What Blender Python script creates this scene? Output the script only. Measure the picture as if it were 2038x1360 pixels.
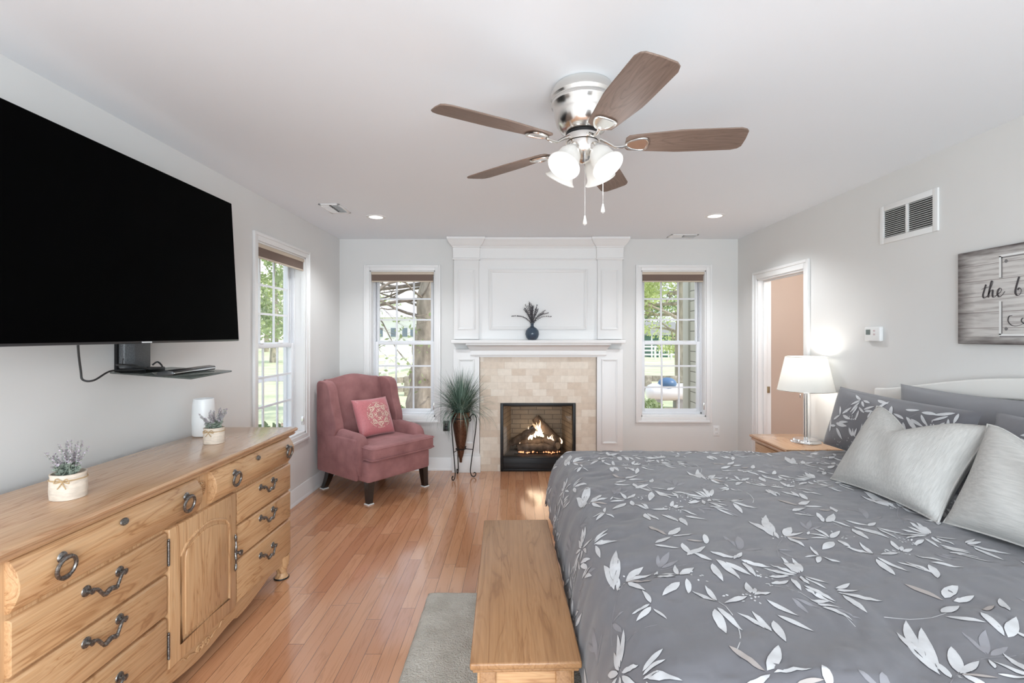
import bpy, bmesh, math, random
from mathutils import Vector as V, Matrix, noise
from math import sin, cos, pi, radians as R, atan2, sqrt
rnd = random.Random(7)
scene = bpy.context.scene
COL = scene.collection
for o in list(bpy.data.objects): bpy.data.objects.remove(o)

# ------------------------------------------------------------------ camera, sky, light, exposure
cd = bpy.data.cameras.new('camera'); cam = bpy.data.objects.new('camera', cd); COL.objects.link(cam)
cam.location = (0, 0, 1.48); cam.rotation_euler = (pi/2, 0, 0)
cd.sensor_width = 36; cd.lens = 963/2038*36
cd.shift_x = -8/2038; cd.shift_y = -12/2038
cd.clip_start = .05; cd.clip_end = 400
scene.camera = cam
vs = scene.view_settings
vs.view_transform = 'Standard'; vs.look = 'None'; vs.gamma = 1; vs.use_curve_mapping = False
vs.exposure = 0.66

def S(r, g, b):
    f = lambda c: c/12.92 if c <= .04045 else ((c+.055)/1.055)**2.4
    return (f(r/255), f(g/255), f(b/255), 1)

world = bpy.data.worlds.new('sky'); scene.world = world; world.use_nodes = True
wn = world.node_tree; wn.nodes.clear()
_o = wn.nodes.new('ShaderNodeOutputWorld'); _b = wn.nodes.new('ShaderNodeBackground')
_tc = wn.nodes.new('ShaderNodeTexCoord'); _sp = wn.nodes.new('ShaderNodeSeparateXYZ')
_rp = wn.nodes.new('ShaderNodeValToRGB'); _nz = wn.nodes.new('ShaderNodeTexNoise'); _mx = wn.nodes.new('ShaderNodeMix')
_cr = wn.nodes.new('ShaderNodeValToRGB')
_mx.data_type = 'RGBA'
_rp.color_ramp.elements[0].position = .0; _rp.color_ramp.elements[0].color = (.80, .87, .97, 1)
_rp.color_ramp.elements[1].position = .5; _rp.color_ramp.elements[1].color = (.50, .66, .95, 1)
_nz.inputs['Scale'].default_value = 3; _nz.inputs['Detail'].default_value = 6
_cr.color_ramp.elements[0].position = .45; _cr.color_ramp.elements[1].position = .62
L = wn.links.new
L(_tc.outputs['Generated'], _sp.inputs[0]); L(_sp.outputs['Z'], _rp.inputs[0]); L(_tc.outputs['Generated'], _nz.inputs['Vector'])
L(_nz.outputs['Fac'], _cr.inputs[0]); L(_cr.outputs[0], _mx.inputs[0]); L(_rp.outputs[0], _mx.inputs[6]); _mx.inputs[7].default_value = (1, 1, 1, 1)
L(_mx.outputs[2], _b.inputs[0]); L(_b.outputs[0], _o.inputs[0]); _b.inputs[1].default_value = 1.0

def light(name, kind, loc, energy, color=(1, 1, 1), rot=(0, 0, 0), **k):
    d = bpy.data.lights.new(name, kind); d.energy = energy; d.color = color
    for a, b in k.items(): setattr(d, a, b)
    o = bpy.data.objects.new(name, d); COL.objects.link(o); o.location = loc; o.rotation_euler = rot
    return o
sun = light('sun', 'SUN', (20, -5, 20), 1.9, (1, .95, .86), angle=.02)
sun.rotation_euler = V((-.70, .22, -.68)).to_track_quat('-Z', 'Y').to_euler()
# rear area light: added fill behind the camera, in an invented wall opening
# area light by the camera: added fill, tilted up and forward for the ceiling
light('ceiling_fill', 'AREA', (.1, -.45, .95), 13, (.82, .92, 1), V((0, .78, .62)).to_track_quat('-Z', 'Y').to_euler(), shape='RECTANGLE', size=2.2, size_y=1.2)
light('rear_fill', 'AREA', (.25, -2.33, 1.45), 94, (.80, .92, 1), (pi/2, 0, 0), shape='RECTANGLE', size=3.5, size_y=1.9)

# ------------------------------------------------------------------ mesh helpers
def cat(pts, n=8, closed=False):
    P = [V(p) for p in pts]; out = []; m = len(P)
    for i in range(m if closed else m-1):
        g = (lambda j: P[j % m]) if closed else (lambda j: P[min(max(j, 0), m-1)])
        a, b, c, d = g(i-1), g(i), g(i+1), g(i+2)
        for k in range(n):
            t = k/n
            out.append(.5*((2*b)+(c-a)*t+(2*a-5*b+4*c-d)*t*t+(3*b-a-3*c+d)*t**3))
    if not closed: out.append(P[-1])
    return out

WM = {}
class MB:
    def __init__(s): s.v = []; s.f = []; s.m = []
    def add(s, vs, fs, mi=0, M=None):
        b = len(s.v)
        s.v += [(M @ V(p)) if M else V(p) for p in vs]
        s.f += [tuple(b+i for i in f) for f in fs]; s.m += [mi]*len(fs)
        return s
    def bm(s, bm, mi=0, M=None):
        bm.verts.index_update()
        s.add([v.co.copy() for v in bm.verts], [[v.index for v in f.verts] for f in bm.faces], mi, M); bm.free()
        return s
    def box(s, lo, hi, b=0, seg=2, mi=0, M=None):
        x0, y0, z0 = lo; x1, y1, z1 = hi
        vs = [(x0,y0,z0),(x1,y0,z0),(x1,y1,z0),(x0,y1,z0),(x0,y0,z1),(x1,y0,z1),(x1,y1,z1),(x0,y1,z1)]
        fs = [(3,2,1,0),(4,5,6,7),(0,1,5,4),(1,2,6,5),(2,3,7,6),(3,0,4,7)]
        return s._bev(vs, fs, b, seg, mi, M)
    def _bev(s, vs, fs, b, seg, mi, M):
        if not b: return s.add(vs, fs, mi, M)
        bm = bmesh.new(); q = [bm.verts.new(p) for p in vs]
        for f in fs: bm.faces.new([q[i] for i in f])
        bmesh.ops.recalc_face_normals(bm, faces=bm.faces[:])
        ed = [e for e in bm.edges if e.calc_face_angle(0) > .5]
        bmesh.ops.bevel(bm, geom=ed, offset=b, segments=seg, profile=.5, affect='EDGES', clamp_overlap=True)
        return s.bm(bm, mi, M)
    def prism(s, poly, ax, a, b, bev=0, seg=2, mi=0, M=None):
        mk = {'x': lambda p, t: (t, p[0], p[1]), 'y': lambda p, t: (p[0], t, p[1]), 'z': lambda p, t: (p[0], p[1], t)}[ax]
        n = len(poly); vs = [mk(p, a) for p in poly]+[mk(p, b) for p in poly]
        fs = [tuple(range(n)), tuple(range(2*n-1, n-1, -1))]+[(i, i+n, (i+1) % n+n, (i+1) % n) for i in range(n)]
        if not bev:
            bm = bmesh.new(); q = [bm.verts.new(p) for p in vs]
            for f in fs: bm.faces.new([q[i] for i in f])
            bmesh.ops.recalc_face_normals(bm, faces=bm.faces[:])
            return s.bm(bm, mi, M)
        return s._bev(vs, fs, bev, seg, mi, M)
    def grid(s, fn, nu, nv, mi=0, cu=False, cv=False, M=None):
        U = nu if cu else nu+1; W = nv if cv else nv+1
        vs = [fn(i/nu, j/nv) for i in range(U) for j in range(W)]
        fs = [(i*W+j, ((i+1) % U)*W+j, ((i+1) % U)*W+(j+1) % W, i*W+(j+1) % W) for i in range(nu) for j in range(nv)]
        return s.add(vs, fs, mi, M)
    def tube(s, pts, r, n=8, mi=0, closed=False, M=None, cap=True, flat=1.0):
        P = [V(p) for p in pts]; m = len(P)
        rr = r if isinstance(r, (list, tuple)) else [r]*m
        T = [((P[(i+1) % m]-P[i-1]) if closed or 0 < i < m-1 else (P[1]-P[0] if i == 0 else P[-1]-P[-2])).normalized() for i in range(m)]
        up = V((0, 0, 1)) if abs(T[0].z) < .9 else V((1, 0, 0))
        N = (up-T[0]*up.dot(T[0])).normalized(); vs = []
        for i in range(m):
            N = (N-T[i]*N.dot(T[i])); N = N.normalized() if N.length > 1e-6 else V((1, 0, 0)); B = T[i].cross(N)
            for k in range(n):
                a = 2*pi*k/n; vs.append(P[i]+rr[i]*(N*cos(a)*flat+B*sin(a)))
        q = m if closed else m-1
        fs = [(i*n+k, ((i+1) % m)*n+k, ((i+1) % m)*n+(k+1) % n, i*n+(k+1) % n) for i in range(q) for k in range(n)]
        if cap and not closed: fs += [tuple(range(n)), tuple(range(m*n-1, m*n-n-1, -1))]
        return s.add(vs, fs, mi, M)
    def lathe(s, prof, c=(0, 0, 0), n=28, mi=0, M=None, wob=None):
        vs = []; c = V(c); m = len(prof)
        for r, z in prof:
            for k in range(n):
                a = 2*pi*k/n; q = r*(wob(a) if wob else 1)
                vs.append(c+V((q*cos(a), q*sin(a), z)))
        fs = [(i*n+k, i*n+(k+1) % n, (i+1)*n+(k+1) % n, (i+1)*n+k) for i in range(m-1) for k in range(n)]
        if prof[0][0] > 1e-5: fs.append(tuple(range(n-1, -1, -1)))
        if prof[-1][0] > 1e-5: fs.append(tuple(range((m-1)*n, m*n)))
        return s.add(vs, fs, mi, M)
    def sphere(s, c, r, n=12, mi=0, M=None):
        rx, ry, rz = r if isinstance(r, (tuple, list)) else (r, r, r); c = V(c)
        return s.grid(lambda u, v: c+V((rx*sin(pi*v)*cos(2*pi*u), ry*sin(pi*v)*sin(2*pi*u), rz*cos(pi*v))), n, n//2+1, mi, cu=True, M=M)
    def obj(s, name, mats, parent=None, local=False, sharp=38, sub=0, fix=False):
        me = bpy.data.meshes.new(name)
        vv = s.v
        if parent is not None and not local:
            I = WM[parent.name].inverted(); vv = [I @ p for p in vv]
        me.from_pydata([tuple(p) for p in vv], [], s.f); me.update()
        if not isinstance(mats, (list, tuple)): mats = [mats]
        for m in mats: me.materials.append(m)
        if len(mats) > 1: me.polygons.foreach_set('material_index', s.m)
        if fix:
            bm = bmesh.new(); bm.from_mesh(me); bmesh.ops.remove_doubles(bm, verts=bm.verts, dist=1e-5)
            bmesh.ops.recalc_face_normals(bm, faces=bm.faces); bm.to_mesh(me); bm.free()
        me.polygons.foreach_set('use_smooth', [True]*len(me.polygons)); me.set_sharp_from_angle(angle=R(sharp))
        o = bpy.data.objects.new(name, me); COL.objects.link(o)
        if parent is not None:
            o.parent = parent; WM[o.name] = WM[parent.name].copy()
        else: WM[o.name] = Matrix.Identity(4)
        if sub:
            md = o.modifiers.new('s', 'SUBSURF'); md.levels = sub; md.render_levels = sub
        return o
def tag(o, label, cat_, group=None, kind=None):
    o['label'] = label; o['category'] = cat_
    if group: o['group'] = group
    if kind: o['kind'] = kind
    return o
def thing(name, label, cat_, loc=(0, 0, 0), rz=0, group=None):
    o = bpy.data.objects.new(name, None); COL.objects.link(o); o.empty_display_size = .05
    o.location = loc; o.rotation_euler = (0, 0, rz); WM[o.name] = Matrix.Translation(V(loc)) @ Matrix.Rotation(rz, 4, 'Z')
    return tag(o, label, cat_, group)
def struct(o): o['kind'] = 'structure'; return o
def sroot(name, loc=(0, 0, 0), rz=0):
    o = bpy.data.objects.new(name, None); COL.objects.link(o); o.location = loc; o.rotation_euler = (0, 0, rz); o['kind'] = 'structure'
    WM[o.name] = Matrix.Translation(V(loc)) @ Matrix.Rotation(rz, 4, 'Z'); return o
def copy_tree(o, loc=None, rz=None, scale=None, label=None, parent=None):
    c = o.copy(); COL.objects.link(c)
    if parent is not None: c.parent = parent
    if loc is not None: c.location = loc
    if rz is not None: c.rotation_euler = (0, 0, rz)
    if scale is not None: c.scale = (scale,)*3
    if label: c['label'] = label
    for ch in list(o.children): copy_tree(ch, parent=c)
    return c
def at(x, y, d):   # point seen at photo pixel (x, y) at depth d in front of the camera
    return V(((x-1027)*d/963, d, 1.48-(y-668)*d/963))

# ------------------------------------------------------------------ materials
def nm(name):
    m = bpy.data.materials.new(name); m.use_nodes = True; t = m.node_tree
    return m, t, t.nodes['Principled BSDF'], lambda k: t.nodes.new('ShaderNode'+k), t.links.new
def coords(N, Lk, scale=(1, 1, 1), kind='Object', rot=(0, 0, 0)):
    tc = N('TexCoord'); mp = N('Mapping'); mp.inputs['Scale'].default_value = scale; mp.inputs['Rotation'].default_value = rot
    Lk(tc.outputs[kind], mp.inputs['Vector']); return mp.outputs[0]
def ramp(N, stops):
    r = N('ValToRGB'); e = r.color_ramp.elements
    while len(e) < len(stops): e.new(.5)
    for q, (p, c) in zip(e, stops): q.position = p; q.color = c
    return r
def mixc(N, Lk, a, b, f, bl='MIX'):
    m = N('Mix'); m.data_type = 'RGBA'; m.blend_type = bl
    for s_, v in ((0, f), (6, a), (7, b)):
        if hasattr(v, 'node'): Lk(v, m.inputs[s_])
        else: m.inputs[s_].default_value = v
    return m.outputs[2]
def P(name, col, rough=.5, metal=0, var=0, vscale=20, bump=0, bscale=200, stretch=(1, 1, 1), **kw):
    m, t, p, N, Lk = nm(name)
    p.inputs['Base Color'].default_value = col; p.inputs['Roughness'].default_value = rough; p.inputs['Metallic'].default_value = metal
    for k, v in kw.items(): p.inputs[k.replace('_', ' ')].default_value = v
    if var or bump: vec = coords(N, Lk, stretch)
    if var:
        n = N('TexNoise'); n.inputs['Scale'].default_value = vscale; n.inputs['Detail'].default_value = 5; Lk(vec, n.inputs['Vector'])
        d = tuple(max(0, c*(1-var)) for c in col[:3])+(1,); e = tuple(min(1, c*(1+var)) for c in col[:3])+(1,)
        r = ramp(N, [(.3, d), (.7, e)]); Lk(n.outputs['Fac'], r.inputs[0]); Lk(r.outputs[0], p.inputs['Base Color'])
    if bump:
        n2 = N('TexNoise'); n2.inputs['Scale'].default_value = bscale; n2.inputs['Detail'].default_value = 3; Lk(vec, n2.inputs['Vector'])
        b = N('Bump'); b.inputs['Strength'].default_value = bump; b.inputs['Distance'].default_value = .004
        Lk(n2.outputs['Fac'], b.inputs['Height']); Lk(b.outputs[0], p.inputs['Normal'])
    return m
def wood(name, c0, c1, c2, axis='y', rough=.35, coat=.15, sc=1.0, bands=13):
    m, t, p, N, Lk = nm(name)
    st = {'x': (.9, 9, 9), 'y': (9, .9, 9), 'z': (9, 9, .9)}[axis]
    fs = {'x': (3, 140, 140), 'y': (140, 3, 140), 'z': (140, 140, 3)}[axis]
    v1 = coords(N, Lk, tuple(a*sc for a in st)); v2 = coords(N, Lk, tuple(a*sc for a in fs))
    n1 = N('TexNoise'); n1.inputs['Scale'].default_value = 1.1; n1.inputs['Detail'].default_value = 4; n1.inputs['Distortion'].default_value = 1.1; Lk(v1, n1.inputs['Vector'])
    w = N('Math'); w.operation = 'MULTIPLY'; w.inputs[1].default_value = bands; Lk(n1.outputs['Fac'], w.inputs[0])
    w2 = N('Math'); w2.operation = 'PINGPONG'; w2.inputs[1].default_value = 1; Lk(w.outputs[0], w2.inputs[0])
    n2 = N('TexNoise'); n2.inputs['Scale'].default_value = 1; n2.inputs['Detail'].default_value = 3; Lk(v2, n2.inputs['Vector'])
    r1 = ramp(N, [(0, c0), (.16, c1), (.7, c2), (1, c1)]); Lk(w2.outputs[0], r1.inputs[0])
    r2 = ramp(N, [(.35, (.76, .72, .68, 1)), (.6, (1, 1, 1, 1))]); Lk(n2.outputs['Fac'], r2.inputs[0])
    Lk(mixc(N, Lk, r1.outputs[0], r2.outputs[0], .55, 'MULTIPLY'), p.inputs['Base Color'])
    p.inputs['Roughness'].default_value = rough; p.inputs['Coat Weight'].default_value = coat; p.inputs['Coat Roughness'].default_value = .15
    b = N('Bump'); b.inputs['Strength'].default_value = .06; b.inputs['Distance'].default_value = .002; Lk(n2.outputs['Fac'], b.inputs['Height']); Lk(b.outputs[0], p.inputs['Normal'])
    return m
def emit(name, col, strength):
    m, t, p, N, Lk = nm(name); p.inputs['Base Color'].default_value = col
    p.inputs['Emission Color'].default_value = col; p.inputs['Emission Strength'].default_value = strength; return m

M_wall = P('wall_paint', S(225, 224, 222), .85, var=.01, vscale=3, bump=.03, bscale=400)
M_ceil = P('ceiling_paint', S(242, 246, 250), .9, bump=.05, bscale=160)
M_trim = P('white_trim_paint', S(238, 237, 236), .4)
M_peach = P('peach_paint', S(226, 209, 196), .85)
M_black = P('black_metal', (.012, .012, .013, 1), .42, .3)
M_iron = P('wrought_iron', (.02, .018, .017, 1), .5, .6)
M_nickel = P('brushed_nickel', (.78, .76, .73, 1), .2, 1)
M_chrome = P('chrome', (.85, .86, .87, 1), .08, 1)
M_pewter = P('antique_pewter', (.20, .19, .18, 1), .34, .9, var=.6, vscale=150)
M_white = P('white_plastic', S(236, 236, 235), .4)
M_dark = P('dark_slot', (.02, .02, .02, 1), .6)
M_shadeb = P('beige_shade_rail', S(205, 190, 172), .6)
M_shadef = P('brown_shade_fabric', S(122, 104, 94), .9, var=.15, vscale=200)
M_vinyl = P('vinyl_sash', S(232, 233, 236), .35)
M_oakx = wood('oak_grain_x', S(176, 130, 88), S(204, 160, 116), S(212, 172, 130), 'x')
M_oaky = wood('oak_grain_y', S(176, 130, 88), S(204, 160, 116), S(212, 172, 130), 'y')
M_oakz = wood('oak_grain_z', S(176, 130, 88), S(204, 160, 116), S(212, 172, 130), 'z')
M_topw = wood('oak_top_polished', S(176, 132, 98), S(198, 156, 120), S(206, 168, 132), 'y', .22, .5)
M_chest = wood('chest_oak', S(150, 106, 68), S(168, 123, 82), S(176, 132, 91), 'y', .35, .2)
M_chestx = wood('chest_oak_front', S(176, 126, 82), S(198, 150, 104), S(206, 162, 116), 'x', .35, .2)

def m_floor():
    m, t, p, N, Lk = nm('oak_plank_floor')
    tc = N('TexCoord'); sp = N('SeparateXYZ'); cb = N('CombineXYZ'); Lk(tc.outputs['Object'], sp.inputs[0])
    Lk(sp.outputs['Y'], cb.inputs['X']); Lk(sp.outputs['X'], cb.inputs['Y'])
    row = N('Math'); row.operation = 'DIVIDE'; row.inputs[1].default_value = .078; Lk(sp.outputs['X'], row.inputs[0])
    fl = N('Math'); fl.operation = 'FLOOR'; Lk(row.outputs[0], fl.inputs[0])
    wnz = N('TexWhiteNoise'); wnz.noise_dimensions = '1D'; Lk(fl.outputs[0], wnz.inputs['W'])
    off = N('Math'); off.operation = 'MULTIPLY_ADD'; off.inputs[1].default_value = 1.3; Lk(wnz.outputs['Value'], off.inputs[0]); Lk(sp.outputs['Y'], off.inputs[2])
    cb2 = N('CombineXYZ'); Lk(off.outputs[0], cb2.inputs['X']); Lk(sp.outputs['X'], cb2.inputs['Y'])
    br = N('TexBrick'); br.offset = 0; br.inputs['Scale'].default_value = 1; br.inputs['Brick Width'].default_value = .95; br.inputs['Row Height'].default_value = .078
    br.inputs['Mortar Size'].default_value = .0011; br.inputs['Mortar Smooth'].default_value = .3
    br.inputs['Color1'].default_value = (0, 0, 0, 1); br.inputs['Color2'].default_value = (1, 1, 1, 1); br.inputs['Mortar'].default_value = (.5, .5, .5, 1)
    Lk(cb2.outputs[0], br.inputs['Vector'])
    ad = N('VectorMath'); ad.operation = 'MULTIPLY_ADD'; Lk(br.outputs['Color'], ad.inputs[0]); ad.inputs[1].default_value = (7, 13, 5); Lk(tc.outputs['Object'], ad.inputs[2])
    mp = N('Mapping'); mp.inputs['Scale'].default_value = (16, 1.1, 1); Lk(ad.outputs[0], mp.inputs['Vector'])
    n1 = N('TexNoise'); n1.inputs['Scale'].default_value = 1.2; n1.inputs['Detail'].default_value = 4; n1.inputs['Distortion'].default_value = 1.2; Lk(mp.outputs[0], n1.inputs['Vector'])
    w = N('Math'); w.operation = 'MULTIPLY'; w.inputs[1].default_value = 8; Lk(n1.outputs['Fac'], w.inputs[0])
    w2 = N('Math'); w2.operation = 'PINGPONG'; w2.inputs[1].default_value = 1; Lk(w.outputs[0], w2.inputs[0])
    tint = ramp(N, [(0, S(186, 130, 94)), (.5, S(198, 143, 105)), (1, S(208, 156, 118))]); Lk(br.outputs['Color'], tint.inputs[0])
    gr = ramp(N, [(0, (.80, .75, .70, 1)), (.3, (1, 1, 1, 1))]); Lk(w2.outputs[0], gr.inputs[0])
    c = mixc(N, Lk, tint.outputs[0], gr.outputs[0], .75, 'MULTIPLY')
    c = mixc(N, Lk, c, S(70, 40, 24), br.outputs['Fac'])
    Lk(c, p.inputs['Base Color']); p.inputs['Roughness'].default_value = .2; p.inputs['Coat Weight'].default_value = .6; p.inputs['Coat Roughness'].default_value = .09; p.inputs['Coat IOR'].default_value = 1.65
    b = N('Bump'); b.invert = True; b.inputs['Strength'].default_value = .25; b.inputs['Distance'].default_value = .002; Lk(br.outputs['Fac'], b.inputs['Height']); Lk(b.outputs[0], p.inputs['Normal'])
    return m
def m_brick(name, c1, c2, mort, bw, rh, ms, axes=('X', 'Z'), rough=.5, nscale=12, nfac=.35, off=.5, org=(0, 0)):
    m, t, p, N, Lk = nm(name)
    tc = N('TexCoord'); sp = N('SeparateXYZ'); cb = N('CombineXYZ'); Lk(tc.outputs['Object'], sp.inputs[0])
    for a, i, oo in ((axes[0], 'X', org[0]), (axes[1], 'Y', org[1])):
        q = N('Math'); q.operation = 'ADD'; q.inputs[1].default_value = oo; Lk(sp.outputs[a], q.inputs[0]); Lk(q.outputs[0], cb.inputs[i])
    br = N('TexBrick'); br.offset = off; br.inputs['Scale'].default_value = 1; br.inputs['Brick Width'].default_value = bw; br.inputs['Row Height'].default_value = rh
    br.inputs['Mortar Size'].default_value = ms; br.inputs['Mortar Smooth'].default_value = .2
    br.inputs['Color1'].default_value = c1; br.inputs['Color2'].default_value = c2; br.inputs['Mortar'].default_value = mort; Lk(cb.outputs[0], br.inputs['Vector'])
    n = N('TexNoise'); n.inputs['Scale'].default_value = nscale; n.inputs['Detail'].default_value = 6; Lk(tc.outputs['Object'], n.inputs['Vector'])
    r = ramp(N, [(.3, (.8, .78, .76, 1)), (.65, (1, 1, 1, 1))]); Lk(n.outputs['Fac'], r.inputs[0])
    Lk(mixc(N, Lk, br.outputs['Color'], r.outputs[0], nfac, 'MULTIPLY'), p.inputs['Base Color']); p.inputs['Roughness'].default_value = rough
    b = N('Bump'); b.invert = True; b.inputs['Strength'].default_value = .35; b.inputs['Distance'].default_value = .003; Lk(br.outputs['Fac'], b.inputs['Height']); Lk(b.outputs[0], p.inputs['Normal'])
    return m
def m_pane(name, tint=(1, 1, 1, 1), fres=1.35, rough=0.0):
    m, t, p, N, Lk = nm(name); t.nodes.remove(p); out = t.nodes['Material Output']
    tr = N('BsdfTransparent'); tr.inputs[0].default_value = tint; gl = N('BsdfGlossy'); gl.inputs['Roughness'].default_value = rough
    lw = N('LayerWeight'); lw.inputs[0].default_value = .5; pw = N('Math'); pw.operation = 'POWER'; pw.inputs[1].default_value = 4; Lk(lw.outputs['Facing'], pw.inputs[0])
    fr = N('Math'); fr.operation = 'MULTIPLY_ADD'; fr.inputs[1].default_value = .5; fr.inputs[2].default_value = (fres-1)**2/(fres+1)**2; Lk(pw.outputs[0], fr.inputs[0]); mx = N('MixShader')
    Lk(fr.outputs[0], mx.inputs[0]); Lk(tr.outputs[0], mx.inputs[1]); Lk(gl.outputs[0], mx.inputs[2]); Lk(mx.outputs[0], out.inputs[0])
    return m
M_floor = m_floor(); M_pane = m_pane('window_glass', fres=1.2)
M_firebrick = m_brick('firebrick_liner', S(150, 136, 120), S(132, 118, 104), S(96, 86, 76), .19, .055, .004, nfac=.6)
M_firebricks = m_brick('firebrick_liner_side', S(150, 136, 120), S(132, 118, 104), S(96, 86, 76), .19, .055, .004, axes=('Y', 'Z'), nfac=.6)
M_tile = m_brick('travertine_tile', S(238, 227, 212), S(219, 200, 180), S(212, 198, 182), .152, .0745, .0012, rough=.4, nscale=22, nfac=.45, org=(.06, 0))
# ------------------------------------------------------------------ the setting
XL, XR, YB, H, YF = -1.94, 2.44, 5.32, 2.54, -2.4
def wall(name, ax, u0, u1, w0, w1, holes, mat, z1=H):
    """a slab wall with rectangular holes; ax = 'x' runs along X (w = Y range), 'y' runs along Y (w = X range)"""
    mb = MB(); us = sorted({u0, u1, *[h[0] for h in holes], *[h[1] for h in holes]}); zs = sorted({0, z1, *[h[2] for h in holes], *[h[3] for h in holes]})
    nu, nz = len(us)-1, len(zs)-1
    solid = lambda i, j: 0 <= i < nu and 0 <= j < nz and not any(h[0] <= us[i] < h[1] and h[2] <= zs[j] < h[3] for h in holes)
    pt = (lambda u, w, z: (u, w, z)) if ax == 'x' else (lambda u, w, z: (w, u, z))
    def q(*p): mb.add([pt(*a) for a in p], [(0, 1, 2, 3)])
    for i in range(nu):
        for j in range(nz):
            if not solid(i, j): continue
            a, b, c, d = us[i], us[i+1], zs[j], zs[j+1]
            q((a, w0, c), (b, w0, c), (b, w0, d), (a, w0, d)); q((a, w1, c), (a, w1, d), (b, w1, d), (b, w1, c))
            if not solid(i-1, j): q((a, w0, c), (a, w0, d), (a, w1, d), (a, w1, c))
            if not solid(i+1, j): q((b, w0, c), (b, w1, c), (b, w1, d), (b, w0, d))
            if not solid(i, j-1): q((a, w0, c), (a, w1, c), (b, w1, c), (b, w0, c))
            if not solid(i, j+1): q((a, w0, d), (b, w0, d), (b, w1, d), (a, w1, d))
    return struct(mb.obj(name, mat, fix=True))
struct(MB().box((XL, YF, -.12), (4.0, 6.1, 0)).obj('floor', M_floor))
struct(MB().box((XL-.2, YF-.2, H), (4.2, 6.3, H+.15)).obj('ceiling', M_ceil))
WZ0, WZ1 = .585, 2.193
WIN = [('window_1', (-1.6075+.359, YB), 0, .718), ('window_2', (1.732, YB), 0, .7125), ('window_3', (XL, 4.04), pi/2, .84)]
FCX = .24
wall('wall_back', 'x', XL-.2, XR, YB, YB+.2, [(-1.6075, -.8895, WZ0, WZ1), (1.3757, 2.0883, WZ0, WZ1), (FCX-.411, FCX+.411, 0, .744)], M_wall)
wall('wall_left', 'y', YF-.2, YB, XL-.2, XL, [(3.62, 4.46, WZ0, WZ1)], M_wall)
wall('wall_right', 'y', YF-.2, 6.3, XR, XR+.13, [(4.085, 4.89, 0, 2.045)], M_wall)
wall('wall_front', 'x', XL, XR, YF-.2, YF, [(-1.55, 2.05, .45, 2.42)], M_wall)  # unseen wall; its opening is invented as the place for the rear fill
wall('wall_hall', 'x', XR+.13, 4.0, 5.75, 5.85, [], M_peach)
wall('wall_hall_side', 'y', 2.6, 5.75, 3.9, 4.0, [], M_peach)
light('hall_lamp', 'POINT', (3.2, 4.4, 2.2), 11, (1, .95, .9), shadow_soft_size=.15)

def window(name, loc, rz, w):
    r = sroot(name, (loc[0], loc[1], 0), rz); h = w/2; c = .06
    cs = MB()
    for y0, e0, e1 in ((-.014, 0, c), (-.022, c-.022, c+.002)):
        for lo, hi in (((-h-e1, y0, WZ0-e1), (-h-e0, 0, WZ1+e1)), ((h+e0, y0, WZ0-e1), (h+e1, 0, WZ1+e1)), ((-h-e0, y0, WZ1+e0), (h+e0, 0, WZ1+e1)), ((-h-e0, y0, WZ0-e1), (h+e0, 0, WZ0-e0))):
            cs.box(lo, hi, .003)
    cs.obj('casing', M_trim, r, local=True)
    j = MB()
    for lo, hi in (((-h, 0, WZ0), (-h+.012, .2, WZ1)), ((h-.012, 0, WZ0), (h, .2, WZ1)), ((-h, 0, WZ1-.012), (h, .2, WZ1)), ((-h, 0, WZ0), (h, .2, WZ0+.018))): j.box(lo, hi, .001)
    j.obj('jamb_liner', M_trim, r, local=True)
    g = .012; fr = MB()
    for sx in (-1, 1):
        for k, (a, y0) in enumerate(((.034, .155), (.022, .125), (.014, .095))):
            x = sx*(h-g); fr.box((min(x, x-sx*a), y0, WZ0+.018), (max(x, x-sx*a), y0+.03, WZ1-.012), .002)
    fr.box((-h+g, .095, WZ0+.018), (h-g, .185, WZ0+.04), .002); fr.box((-h+g, .095, WZ1-.04), (h-g, .185, WZ1-.012), .002)
    fr.obj('frame', M_vinyl, r, local=True)
    zm = 1.392
    for nme, y0, z0, z1, st, x_in in (('upper_sash', .128, zm-.01, WZ1-.03, .028, .034), ('lower_sash', .098, WZ0+.035, zm+.02, .038, .02)):
        s = MB(); a = h-g-x_in+.004; rb = .04
        s.box((-a, y0, z0), (-a+st, y0+.028, z1), .003); s.box((a-st, y0, z0), (a, y0+.028, z1), .003)
        s.box((-a+st, y0, z0), (a-st, y0+.028, z0+rb), .003); s.box((-a+st, y0, z1-.036), (a-st, y0+.028, z1), .003)
        for k in (1, 2):
            x = -a+st+(2*a-2*st)*k/3; s.box((x-.009, y0+.008, z0+rb), (x+.009, y0+.02, z1-.036))
            z = z0+rb+(z1-z0-rb-.036)*k/3; s.box((-a+st, y0+.0085, z-.009), (a-st, y0+.0195, z+.009))
        so = s.obj(nme, M_vinyl, r, local=True)
        MB().box((-a+st-.004, y0+.012, z0+.03), (a-st+.004, y0+.016, z1-.03)).obj('pane', M_pane, so, local=True)
        if nme == 'lower_sash':
            for x in (-.16, .16): MB().box((x-.025, y0-.004, z1-.002), (x+.025, y0+.02, z1+.008), .004).obj('sash_lock', M_white, so, local=True)
    return r
for a in WIN: window(*a)
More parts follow.
